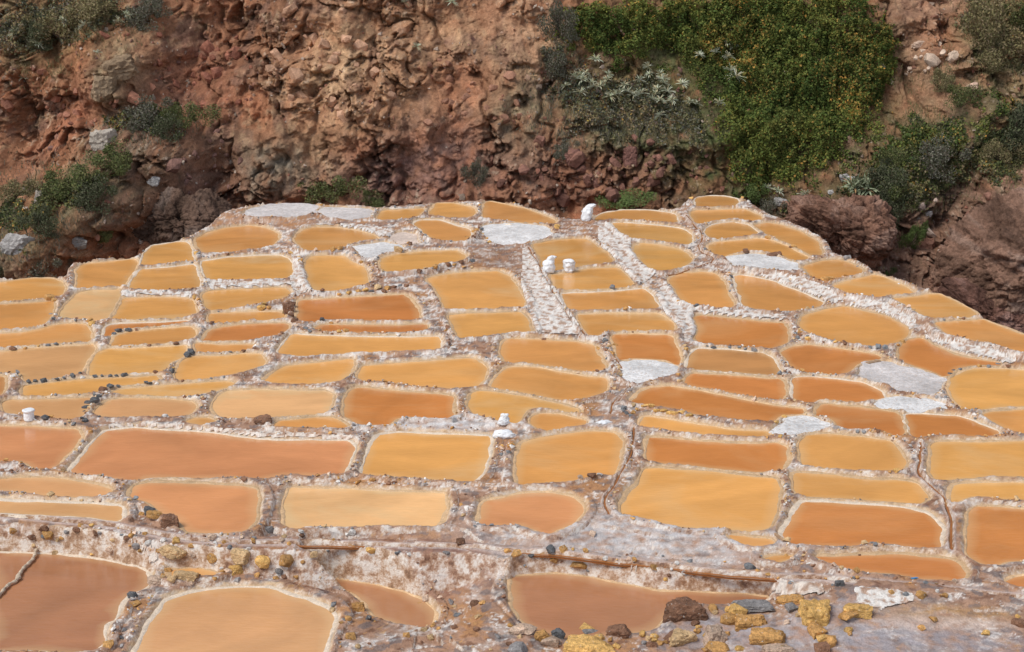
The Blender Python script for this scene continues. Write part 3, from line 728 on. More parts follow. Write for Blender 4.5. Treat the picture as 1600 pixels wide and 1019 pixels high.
WCOL = dict(m=srgb(223, 163, 92), o=srgb(217, 154, 88), d=srgb(201, 130, 71), b=srgb(194, 138, 86), p=srgb(212, 146, 98), n=srgb(176, 122, 86), t=srgb(212, 159, 108), y=srgb(232, 182, 126))
SILT = dict(m=0.55, o=0.30, d=0.16, b=0.12, p=0.10, n=0.05, t=0.3, y=1.0)
pond_objs = []
for i, (t, code, lab, s) in enumerate(PONDS):
    Q = OUT[i]; z = LEV[i]; cxy = CENT[i]
    nrm = np.roll(Q, -1, 0) - np.roll(Q, 1, 0); nrm = np.stack([nrm[:, 1], -nrm[:, 0]], 1); nrm /= np.linalg.norm(nrm, axis=1)[:, None] + 1e-9
    n = len(Q)
    dry = code == 'w'
    zt = z + (0.012 if dry else 0.0)
    ex = 0.03
    # shallow margin: an inner ring that narrows wherever the pond does
    ii_ = np.arange(n); far_ = np.abs((ii_[:, None] - ii_[None] + n // 2) % n - n // 2) > max(8, n // 12)
    dd_ = np.sqrt(((Q[:, None] - Q[None]) ** 2).sum(-1)); dd_[~far_] = 9
    ow = np.minimum(0.17 * (1 + 0.5 * perlin(Q[:, 0] * 1.6, Q[:, 1] * 1.6, 77)), 0.3 * dd_.min(1))
    for _ in range(14):
        ow = np.minimum(ow, np.minimum(np.roll(ow, 1), np.roll(ow, -1)) + 0.02)
        R_ = Q - nrm * ow[:, None]
        bad = (((np.roll(R_, -1, 0) - R_) * (np.roll(Q, -1, 0) - Q)).sum(1) <= 0.0004)
        if not bad.any(): break
        ow = np.where(bad | np.roll(bad, 1), ow * 0.5, ow)
    rings = [Q + nrm * ex, Q - nrm * ow[:, None]]
    # the inner fill is an n-gon; rings carry the shallow margin
    co = np.vstack([np.c_[rings[0], np.full(n, zt - 0.12)], np.c_[rings[0], np.full(n, zt)], np.c_[rings[1], np.full(n, zt)]]) - np.r_[cxy, 0]
    faces = []
    for a in range(2):
        for k in range(n):
            k2 = (k + 1) % n; faces.append((a * n + k, a * n + k2, (a + 1) * n + k2, (a + 1) * n + k))
    faces.append(tuple(range(2 * n, 3 * n)))
    me = bpy.data.meshes.new('salt_pond'); me.from_pydata(co.tolist(), [], faces); me.update()
    mask = np.r_[np.ones(2 * n), np.zeros(n)] if not dry else np.zeros(3 * n)
    set_col(me, np.repeat(mask[:, None], 3, 1))
    if dry:
        o = tag(link('salt_pan', me, M_PAN, None, (cxy[0], cxy[1], 0)), lab, 'salt pan', 'dry white salt pans')
        k = 0.64 + 0.12 * random.random()
        cc = np.array([1.0, 0.985, 0.965]) * k
        if 'pink' in lab or 'beige' in lab: cc = np.array([0.66, 0.54, 0.46])
        if 'grey' in lab: cc = np.array([0.62, 0.58, 0.56])
        o.color = (*cc, 1)
    else:
        o = tag(link('salt_pond', me, M_WATER, None, (cxy[0], cxy[1], 0)), lab, 'pond', 'salt evaporation ponds on the terraces')
        j = 1 + 0.07 * (random.random() - 0.5)
        cc = WCOL[code] * np.array([j, j * (1 + 0.05 * (random.random() - 0.5)), j])
        o.color = (*cc, SILT[code] * (0.5 + random.random()))
        # dried crust along the waterline
        wd = random.uniform(0.025, 0.05) if cxy[1] < 21 else random.uniform(0.02, 0.04)
        wv = wd * np.clip(0.85 + 1.3 * fbm(Q[:, 0] * 1.7, Q[:, 1] * 1.7, 70 + i, 4), 0.15, 2.2)[:, None]
        R = [np.c_[Q - nrm * wv * 0.9, np.full(n, z - 0.006)], np.c_[Q - nrm * wv * 0.35, z + 0.007 + 0.005 * perlin(Q[:, 0] * 9, Q[:, 1] * 9, 71)],
             np.c_[Q + nrm * wv * 0.9, z + 0.014 + 0.010 * perlin(Q[:, 0] * 7, Q[:, 1] * 7, 72)], np.c_[Q + nrm * (wv + 0.03), np.full(n, z - 0.01)]]
        co = np.vstack(R) - np.r_[cxy, 0]
        kk = np.arange(n); k2 = (kk + 1) % n
        fq = np.vstack([np.stack([a * n + kk, a * n + k2, (a + 1) * n + k2, (a + 1) * n + kk], 1) for a in range(3)])
        rim = link('rim', fast_mesh('rim', co, fq[:, ::-1]), M_RIM, o)
        rc = np.array([0.62, 0.42, 0.24]) * random.uniform(0.85, 1.12) if random.random() < 0.8 else np.array([0.70, 0.58, 0.45])
        rim.color = (*rc, 1)
    pond_objs.append(o)

# water in the channels
for w, lab, C in CH:
    tgt = np.gradient(C[:, :2], axis=0); tgt /= np.linalg.norm(tgt, axis=1)[:, None] + 1e-9
    nn = np.stack([-tgt[:, 1], tgt[:, 0]], 1)
    zz = (C[:, 2] - 0.020) if w > 0.06 else zat(C[:, 0], C[:, 1]) + np.minimum(0.07, 0.9 * w) * 0.5
    kz = np.ones(9) / 9; zz = np.convolve(np.pad(zz, 4, mode='edge'), kz, 'valid')
    V = np.vstack([np.c_[C[:, :2] + nn * w * 0.4, zz], np.c_[C[:, :2] - nn * w * 0.4, zz], np.c_[C[:, :2] + nn * w * 0.4, zz - 0.02], np.c_[C[:, :2] - nn * w * 0.4, zz - 0.02]])
    n = len(C); k = np.arange(n - 1)
    Qd = np.vstack([np.stack([k, k + 1, n + k + 1, n + k], 1)[:, ::-1], np.stack([2 * n + k, 2 * n + k + 1, k + 1, k], 1), np.stack([n + k, n + k + 1, 3 * n + k + 1, 3 * n + k], 1)])
    me = fast_mesh('feeder_channel', V, Qd, np.zeros((4 * n, 3)))
    o = tag(link('feeder_channel', me, M_WATER), lab, 'channel', 'feeder channels on the dikes')
    o.color = (*srgb(156, 100, 56), 0.0)

# ------------------------------------------------------------------ salt-crusted retaining walls: knobbly crust grown over the steep banks
WALLS = [
    ('C', 'long white sloping bank below the twin sacks, crusted with salt', '130,390 160,385 330,640 485,880 430,890 300,880 215,870 165,740 118,580 130,500'),
    ('C', 'right-hand white salt slope below the summit ponds', '590,235 640,252 755,345 745,395 850,510 905,522 830,590 780,600 690,500 655,450 565,370 555,290'),
    ('C', 'white salt slope continuing down beside the mud chute', '890,660 940,580 990,630 1030,690 1110,720 1100,770 1125,850 1105,900 1040,890 1015,830 930,740'),
    ('C', 'straight white wall below the ponds right of the mud chute', '1085,718 1340,742 1528,762 1630,770 1630,808 1400,793 1250,780 1110,766'),
    ('C', 'long curved white wall above the large orange pond, right', '1340,490 1455,505 1585,525 1755,570 1895,625 1955,690 1895,705 1785,665 1655,615 1515,570 1455,550 1340,530'),
    ('D', 'white wall above the egg-shaped orange pond', '500,690 700,690 830,750 920,800 920,850 880,860 800,790 650,745 510,722'),
    ('H', 'slanting white wall at the right picture edge', '960,62 1000,70 1200,130 1470,195 1490,245 1430,250 1250,210 1040,145 960,95'),
    ('A', 'long white wall between two wide mustard ponds, left', '1175,575 1455,568 1600,570 1690,590 1600,618 1400,628 1180,632'),
    ('A', 'short white wall behind the milky-edged mustard pond, left', '690,635 900,630 1110,642 1095,680 860,678 695,682'),
    ('B', 'thick white salt dike between the left pond columns', '195,400 250,400 270,500 300,590 320,640 260,655 200,620 190,565 213,500'),
    ('I', 'knobbly white wall above the roped pond, lower left', '230,365 400,345 560,340 750,385 880,430 912,490 840,535 700,500 500,470 300,455 200,440'),
    ('K', 'white crusted wall above the big brown pond, bottom centre', '510,530 650,528 850,555 1100,570 1455,605 1840,635 1850,700 1528,700 1300,682 1050,668 900,650 700,610 510,580'),
    ('L', 'coral-like white salt crust below the channel, lower right', '560,655 720,655 900,690 910,735 700,785 580,745'),
    ('E', 'pink-white crusted wall along the largest pink pond', '610,595 900,590 1100,605 1455,632 1755,648 2005,655 2005,690 1755,684 1455,672 1300,655 1100,635 800,620 610,625'),
    ('B', 'toothed salt bank above the oval orange pond', '330,250 560,255 720,275 800,300 735,332 600,300 350,278'),
]
for t, lab, s in WALLS:
    P = tp(t, s)
    P = resample(P, 9, True)
    W3 = np.array([hit(*p) for p in P])
    r, cc_ = cell(W3[:, 0], W3[:, 1])
    r0, r1 = int(r.min()) - 3, int(r.max()) + 4; c0, c1 = int(cc_.min()) - 3, int(cc_.max()) + 4
    r0 = max(r0, 0); c0 = max(c0, 0); r1 = min(r1, NR); c1 = min(c1, NT)
    xs, ys, zs = GX[r0:r1, c0:c1], GY[r0:r1, c0:c1], GZ[r0:r1, c0:c1]
    m = inpoly(W3[:, :2], xs, ys)
    de = segdist(W3[:, :2], xs, ys)
    yw = ys + 2.5 * zs
    a = fbm(xs * 4.5, yw * 4.5, 80, 3); k1, k2_, kc = voro(xs * 17, yw * 10, 81)
    gap = fbm(xs * 7, yw * 7, 85, 3)
    inside = m & (dmin[r0:r1, c0:c1] > 0.015) & (gap * 0.8 + a * 0.35 > -0.75)
    gr = np.gradient(GZ[r0:r1, c0:c1], axis=0) / np.gradient(ys, axis=0)
    gc = np.gradient(GZ[r0:r1, c0:c1], axis=1) / np.gradient(xs, axis=1)
    nv = np.stack([-gc, -gr, np.ones_like(gr)], -1); nv /= np.linalg.norm(nv, axis=-1)[..., None]
    h = 0.006 + 0.007 * sstep(0.6, 0.1, k1) * (0.4 + kc) + 0.012 * (a + 0.4)
    V = np.stack([xs, ys, zs], -1) + nv * np.maximum(h, 0.004)[..., None]
    id2 = np.arange(V.shape[0] * V.shape[1]).reshape(V.shape[:2])
    Qd = np.stack([id2[:-1, :-1], id2[:-1, 1:], id2[1:, 1:], id2[1:, :-1]], -1).reshape(-1, 4)
    zq = V[..., 2].ravel()[Qd]; ok = (inside.ravel()[Qd].sum(1) >= 3) & (np.ptp(zq, axis=1) < 0.085)
    Qd = Qd[ok]
    if len(Qd) == 0: continue
    used, inv = np.unique(Qd.ravel(), return_inverse=True)
    V = V.reshape(-1, 3)[used]
    wc = np.tile(np.array([0.80, 0.755, 0.70]), (len(V), 1))
    if 'pink' in lab or 'knobbly' in lab or 'bottom centre' in lab: wc = np.tile(np.array([0.80, 0.71, 0.62]), (len(V), 1))
    gg = gap.ravel()[used]; k1u = k1.ravel()[used]
    wc = mixc(wc, (0.42, 0.24, 0.15), sstep(-0.02, -0.38, gg) * 0.9)
    wc = mixc(wc, (0.58, 0.46, 0.37), sstep(0.45, 0.7, k1u) * 0.4)
    tag(link('salt_wall', fast_mesh('salt_wall', V, inv.reshape(-1, 4), wc), M_CRUST), lab, 'salt wall', 'salt-crusted retaining walls')

# ------------------------------------------------------------------ valley floor and the cliff across the ravine
gp = 1500.0
gv = np.array([(-gp, -gp, -7.2), (gp, -gp, -7.2), (gp, gp, -7.2), (-gp, gp, -7.2)])
tag(link('ground', fast_mesh('ground', gv, np.array([[0, 1, 2, 3]])), M_GROUND), kind='structure')

CXA = np.concatenate([np.linspace(-60, -19, 60)[:-1], np.linspace(-19, 19, 1100), np.linspace(19, 60, 60)[1:]])
CZA = np.concatenate([np.linspace(-7.5, -3.2, 36)[:-1], np.linspace(-3.2, 6.9, 330), np.linspace(6.9, 24, 70)[1:]])
KX, KZ = np.meshgrid(CXA, CZA)


def cliff_base(z):
    return 46.0 + np.where(z > -1, 0.80 * (z + 1), 1.1 * (z + 1))


def cxz(px, py, off=0.0):
    """survey point -> (x, z) on the mean cliff face"""
    dx, dy, dz = raydir(px, py); s = 46.0
    for _ in range(12):
        s = 0.5 * s + 0.5 * (cliff_base(CAMZ + dz * s) - off) / dy
    return float(dx * s), float(CAMZ + dz * s)


def blob(px, py, rx, rz, off=0.0, p=1.0, rot=0.0):
    """soft blob on the face; radii in metres, rotated in the plane of the face"""
    x0, z0 = cxz(px, py, off); c_, s_ = math.cos(rot), math.sin(rot)
    u = (KX - x0) * c_ + (KZ - z0) * s_; v = -(KX - x0) * s_ + (KZ - z0) * c_
    return np.exp(-((u / rx) ** 2 + (v / rz) ** 2) ** p)


wx = KX + 0.6 * fbm(KX * 0.45, KZ * 0.45, 100, 3); wz = KZ + 0.6 * fbm(KX * 0.45, KZ * 0.45, 101, 3)
rel = np.zeros_like(KX)                                   # relief towards the viewer
for px, py, rx, rz, a, p, rot in [
    (205, 85, 1.5, 1.9, 1.3, 1.6, 0.2), (150, 60, 2.2, 1.6, 0.6, 1, 0), (265, 150, 0.9, 1.2, -0.7, 1, 0.3), (30, 220, 0.8, 1.6, -0.9, 1, 0), (10, 130, 1.0, 2.0, 0.7, 1, 0),
    (95, 330, 3.4, 1.3, 2.3, 1, 0.55), (190, 330, 2.0, 1.6, 1.6, 1, 0.3), (270, 255, 1.2, 1.3, 1.1, 1.4, 0), (345, 275, 0.7, 1.5, -0.8, 1, -0.2), (235, 345, 1.2, 0.35, -0.7, 1.2, 0.1), (20, 410, 2.4, 1.2, 2.6, 1, 0.2),
    (540, 110, 2.6, 1.8, 0.8, 1, -0.3), (430, 265, 1.3, 1.1, 0.5, 1.3, 0), (640, 180, 1.6, 0.9, 0.45, 1, 0), (655, 145, 0.8, 0.3, -0.45, 1, 0.2), (640, 240, 0.45, 1.1, -0.55, 1, 0), (800, 195, 1.3, 1.5, 0.7, 1.5, 0.3), (770, 165, 0.9, 0.35, 0.4, 1, 0.5),
    (835, 150, 0.5, 2.2, -0.4, 1, 0.35), (960, 255, 2.8, 1.0, 0.5, 1, 0), (1000, 220, 2.4, 0.4, 0.35, 1, 0), (380, 60, 1.6, 1.0, -0.4, 1, 0), (470, 20, 1.8, 0.7, 0.4, 1, 0), (730, 60, 1.2, 2.4, -0.4, 1, -0.3),
    (1140, 150, 5.0, 3.5, -0.6, 1, 0), (1430, 110, 1.4, 2.6, -0.9, 1, -0.2), (1540, 70, 2.2, 1.6, 0.9, 1, 0), (1490, 40, 1.0, 0.8, -0.7, 1, 0.4), (1480, 215, 4.2, 0.9, 1.3, 1, 0.45),
(1335, 335, 2.0, 1.2, 0.6, 1.2, -0.25), (1570, 400, 2.9, 1.8, 0.8, 1.2, 0.3)]:
    rel += a * blob(px, py, rx, rz, max(a, 0) if a > 1.5 else 0, p, rot)
rel += 0.75 * fbm(wx * 0.28, wz * 0.34, 110, 3) * 1.0
# loose soil against broken rock
rocky = sstep(-0.15, 0.45, fbm(KX * 0.35, KZ * 0.4, 120, 3) + 0.35 * fbm(KX * 1.3, KZ * 1.3, 121, 2))
veg = np.maximum.reduce([blob(1200, 130, 5.0, 2.4, 0, 2), blob(1150, 240, 2.5, 1.8, 0, 2), blob(970, 60, 2.2, 1.4, 0, 2)])
rocky = np.maximum(rocky * (1 - veg), np.maximum(blob(960, 265, 3.0, 1.0, 0, 2), blob(1580, 430, 4, 2.2, 3, 2)))
rocky = np.maximum(rocky, 0.15)
ridge = 1 - np.abs(fbm(wx * 0.8, wz * 0.8, 130, 4)) * 1.6
rel += 0.34 * rocky * (ridge - 0.45)
f1, f2, cid, ti = voro(wx * 0.75 + 0.4 * wz, wz * 1.05 - 0.25 * wx, 140, True)
rel += rocky * (0.42 * (cid - 0.5) + 0.42 * ti - 0.25 * sstep(0.14, 0.0, f2 - f1))
f1, f2, cid2, ti = voro(wx * 2.1 + 0.4 * wz, wz * 2.7 - 0.5 * wx, 141, True)
rel += rocky * (0.20 * (cid2 - 0.45) + 0.24 * ti - 0.08 * sstep(0.15, 0.0, f2 - f1))
f1, f2, cid3, ti = voro(KX * 5.2, KZ * 6.4, 142, True)
rel += (0.22 + 0.78 * rocky) * (0.085 * (cid3 - 0.4) + 0.13 * ti)
f1, f2, cid4, ti = voro(KX * 13, KZ * 15, 143, True)
rel += (0.3 + 0.7 * rocky) * (0.045 * (cid4 - 0.5) + 0.06 * ti)
rel += 0.05 * fbm(KX * 5, KZ * 5, 150, 4) + 0.15 * (1 - rocky) * fbm(KX * 2.2 + KZ * 0.5, KZ * 0.45, 151, 3) - 0.32 * sstep(0.55, 1.0, 1 - np.abs(fbm(KX * 0.55 + 0.22 * KZ + 0.25 * fbm(KX * 1.5, KZ * 1.5, 153, 2), KZ * 0.10, 152, 2)) * 2.2)
f1, f2, ci5, ti = voro(KX * 27, KZ * 31, 144, True)
rel += 0.022 * (ci5 - 0.4) * sstep(0.5, 0.2, f1) * (ci5 > 0.35)
# slanting bedding ledges
bed = (KZ * 0.9 + KX * 0.35 + 0.5 * fbm(KX * 0.5, KZ * 0.5, 160, 3)) * 1.7
rel += 0.16 * rocky * (sstep(0.0, 0.75, bed - np.floor(bed)) - sstep(0.75, 1.0, bed - np.floor(bed)))
KY_ = cliff_base(KZ) - rel


def cfrac(x, z):
    return np.interp(x, CXA, np.arange(len(CXA))), np.interp(z, CZA, np.arange(len(CZA)))


def cy(x, z, G=None):
    G = KY_ if G is None else G
    c, r = cfrac(x, z); j = np.clip(np.floor(c).astype(int), 0, len(CXA) - 2); i = np.clip(np.floor(r).astype(int), 0, len(CZA) - 2); a, b = r - i, c - j
    return (G[i, j] * (1 - a) + G[i + 1, j] * a) * (1 - b) + (G[i, j + 1] * (1 - a) + G[i + 1, j + 1] * a) * b


def chit(px, py):
    dx, dy, dz = raydir(px, py)
    yy = np.arange(37.0, 58.0, 0.02); s = yy / dy
    f = yy - cy(dx * s, CAMZ + dz * s)
    k = int(np.argmax(f >= 0)) if (f >= 0).any() else len(s) - 1
    return np.array([dx * s[k], yy[k], CAMZ + dz * s[k]])


x, z = KX.ravel(), KZ.ravel(); rk = rocky.ravel()
m1 = fbm(x * 0.33, z * 0.4, 170, 4); m2 = fbm(x * 0.9, z * 0.9, 171, 4); m3 = fbm(x * 2.6, z * 2.6, 172, 4); m4 = fbm(x * 9, z * 9, 173, 3)
cc = np.tile(np.array([0.235, 0.105, 0.060]), (len(x), 1))
cc = mixc(cc, (0.30, 0.115, 0.062), sstep(0.0, 0.5, m1 + 0.4 * m3) * 0.8)
cc = mixc(cc, (0.165, 0.088, 0.064), sstep(0.05, 0.45, m2 - 0.4 * m1) * 0.8)
cc = mixc(cc, (0.37, 0.225, 0.135), sstep(0.30, 0.7, m3 + 0.5 * m2) * 0.55)
for px, py, rx, rz, k, s, rot in [
    (560, 110, 2.9, 2.2, (0.40, 0.215, 0.125), 0.75, 0.2), (530, 90, 0.9, 1.6, (0.44, 0.27, 0.16), 0.6, -0.4), (700, 90, 1.6, 1.6, (0.42, 0.25, 0.15), 0.5, 0), (830, 30, 1.2, 2.4, (0.40, 0.22, 0.135), 0.8, 0.5), (460, 240, 2.2, 0.9, (0.30, 0.175, 0.10), 0.6, 0),
    (430, 265, 1.2, 0.9, (0.19, 0.145, 0.11), 0.8, 0), (810, 190, 1.3, 1.7, (0.26, 0.19, 0.12), 0.7, 0.3), (700, 250, 2.4, 1.2, (0.19, 0.105, 0.085), 0.7, 0), (610, 280, 1.6, 0.8, (0.22, 0.115, 0.095), 0.7, 0), (570, 230, 0.9, 0.4, (0.28, 0.10, 0.055), 0.6, 0),
    (720, 130, 1.3, 0.8, (0.29, 0.115, 0.065), 0.7, 0), (950, 270, 3.2, 1.1, (0.24, 0.098, 0.068), 0.85, 0), (880, 210, 1.0, 0.5, (0.31, 0.085, 0.05), 0.5, 0), (1000, 215, 3.0, 0.5, (0.13, 0.10, 0.065), 0.8, 0), (980, 180, 2.6, 0.6, (0.15, 0.115, 0.07), 0.8, 0),
    (150, 65, 0.9, 1.6, (0.31, 0.105, 0.055), 0.8, 0.3), (95, 210, 2.8, 0.5, (0.31, 0.12, 0.07), 0.8, 0.85), (205, 100, 1.0, 1.2, (0.29, 0.20, 0.125), 0.75, 0), (300, 130, 1.6, 1.3, (0.25, 0.095, 0.06), 0.6, 0), (60, 40, 3.0, 1.3, (0.17, 0.13, 0.06), 0.6, 0),
    (230, 260, 2.0, 1.2, (0.16, 0.095, 0.065), 0.7, 0.5), (330, 300, 1.2, 1.4, (0.17, 0.09, 0.068), 0.7, 0), (100, 310, 3.0, 1.2, (0.14, 0.115, 0.06), 0.5, 0.4),
    (1450, 80, 1.5, 2.2, (0.36, 0.185, 0.12), 0.85, -0.2), (1480, 70, 0.7, 0.6, (0.34, 0.125, 0.07), 0.7, 0), (1450, 330, 2.0, 2.2, (0.22, 0.155, 0.115), 0.7, 0.4), (1420, 420, 1.6, 0.9, (0.19, 0.135, 0.105), 0.8, 0), (1570, 90, 1.8, 1.8, (0.20, 0.165, 0.09), 0.6, 0),
    (1330, 345, 2.2, 1.2, (0.23, 0.105, 0.075), 0.8, 0), (1560, 430, 4.0, 1.8, (0.215, 0.105, 0.075), 0.85, 0), (1570, 320, 2.0, 0.6, (0.36, 0.20, 0.14), 0.7, 0.5), (1180, 180, 5.2, 2.9, (0.07, 0.075, 0.03), 0.9, 0), (1150, 60, 4.6, 2.0, (0.085, 0.085, 0.035), 0.85, 0), (1480, 220, 3.6, 0.7, (0.10, 0.095, 0.045), 0.7, 0.45)]:
    b_ = blob(px, py, rx, rz, 0, 1.5, rot).ravel()
    cc = mixc(cc, k, np.clip(b_ * s * (0.85 + 0.7 * m3), 0, 1))
cc = mixc(cc, (0.45, 0.33, 0.25), sstep(0.55, 0.75, m4 + 0.5 * m3) * 0.5 * rk)
cc = cc * np.array([1.20, 1.28, 1.24])
cj = cid3.ravel(); cc = cc * (0.86 + 0.28 * cj)[:, None]; cc = cc * (0.9 + 0.2 * cid2.ravel())[:, None]
idc = np.arange(len(x)).reshape(KX.shape)
Qc = np.stack([idc[:-1, :-1], idc[:-1, 1:], idc[1:, 1:], idc[1:, :-1]], -1).reshape(-1, 4)
cliff = tag(link('cliff', fast_mesh('cliff', np.stack([x, KY_.ravel(), z], 1), Qc, np.clip(cc, 0.02, 0.8)), M_CLIFF), kind='structure')

# ------------------------------------------------------------------ stones and rocks
def hull_mesh(name, n, seed, sq=(1, 1, 1), rnd=0.35, bevel=0.0):
    r = np.random.RandomState(seed)
    v = r.randn(n, 3); v /= np.linalg.norm(v, axis=1)[:, None]
    v = np.sign(v) * np.abs(v) ** (1 - rnd * 0.6)
    v *= (0.82 + 0.3 * r.rand(n))[:, None] * np.array(sq)
    bm = bmesh.new()
    for p in v: bm.verts.new(p)
    bmesh.ops.convex_hull(bm, input=bm.verts)
    for q_ in [q_ for q_ in bm.verts if not q_.link_faces]: bm.verts.remove(q_)
    if bevel:
        bmesh.ops.bevel(bm, geom=bm.edges[:], offset=bevel, segments=1, affect='EDGES', clamp_overlap=True)
    me = bpy.data.meshes.new(name); bm.to_mesh(me); bm.free()
    return me


def carved_rock(name, seed, sub=4, planes=10, rough=0.07):
    r = np.random.RandomState(seed)
    bm = bmesh.new(); bmesh.ops.create_icosphere(bm, subdivisions=sub, radius=1.0)
    me = bpy.data.meshes.new(name); bm.to_mesh(me); bm.free()
    v = np.empty(len(me.vertices) * 3, np.float32); me.vertices.foreach_get('co', v); v = v.reshape(-1, 3)
    d = v / np.linalg.norm(v, axis=1)[:, None]
    rad = np.full(len(d), 1.25)
    axes = [np.array(a_) + r.randn(3) * 0.16 for a_ in ((1, 0, 0), (-1, 0, 0), (0, 1, 0), (0, -1, 0), (0, 0, 1), (0, 0, -1))]
    for q_ in range(planes):
        n_ = axes[q_] if q_ < 6 else r.randn(3); n_ /= np.linalg.norm(n_); k = d @ n_
        rad = np.where(k > 0.15, np.minimum(rad, r.uniform(0.72, 1.0) / np.maximum(k, 0.15)), rad)
    u = d[:, 0] * 2.3 + seed; w = d[:, 1] * 2.3 + d[:, 2] * 3.1
    vt = voro(u * 1.6, w * 1.6, seed + 4, True)
    rad = rad + rough * fbm(u, w, seed, 4) - 0.9 * rough * np.abs(fbm(u * 2.4, w * 4.5, seed + 1, 3)) + rough * 1.4 * vt[3]
    v = d * rad[:, None]
    me.vertices.foreach_set('co', v.astype(np.float32).ravel()); me.update()
    me.polygons.foreach_set('use_smooth', np.ones(len(me.polygons), bool)); me.set_sharp_from_angle(angle=math.radians(28))
    return me


STONE_ME = [hull_mesh('stone', 14 + 2 * k, 200 + k, (1, 0.8 + 0.05 * (k % 4), 0.62 + 0.06 * (k % 3)), 0.5) for k in range(9)]
ROUND_ME = [hull_mesh('stone', 40, 230 + k, (1, 0.85, 0.68), 0.0) for k in range(4)]
ROCK_ME = [hull_mesh('rock', 16 + 2 * k, 260 + k, (1, 0.85, 0.75), 0.55) for k in range(10)]
for me in ROUND_ME:
    for p in me.polygons: p.use_smooth = True
for me in STONE_ME + ROUND_ME: me.materials.append(M_STONE)
for me in ROCK_ME: me.materials.append(M_ROCK)
SC = dict(o=(0.55, 0.30, 0.105), y=(0.70, 0.42, 0.14), t=(0.56, 0.38, 0.20), g=(0.22, 0.225, 0.23), k=(0.13, 0.132, 0.135), w=(0.70, 0.66, 0.61), b=(0.24, 0.125, 0.075), p=(0.62, 0.45, 0.33), l=(0.30, 0.28, 0.27))


def put_stone(name, me, loc, s, colr, parent, rz=None, tilt=0.35, asp=None):
    if parent is cliff: colr = [q_ * 1.25 for q_ in colr]
    o = bpy.data.objects.new(name, me); COL.objects.link(o)
    o.location = loc; o.parent = parent
    o.rotation_euler = (random.uniform(-tilt, tilt), random.uniform(-tilt, tilt), random.uniform(0, 6.28) if rz is None else rz)
    a = asp or (1, 1, 1); o.scale = (s * a[0], s * a[1], s * a[2])
    j = random.uniform(0.85, 1.15); o.color = (*(min(0.9, q_ * j) for q_ in colr), 1)
    return o


def stone_px(px, py, rpx, code, name='stone', parent=terraces, me=None, rz=None, asp=None, tilt=0.3):
    h = hit(px, py + rpx * 0.25); d = math.hypot(h[1], h[2] - CAMZ)
    s = rpx * d / FPX
    if me is None: me = random.choice(ROUND_ME if code in 'gk' and random.random() < 0.4 else STONE_ME)
    return put_stone(name, me, (h[0], h[1] + 0.1 * s, h[2] + 0.18 * s), s, SC[code], parent, rz, tilt, asp)


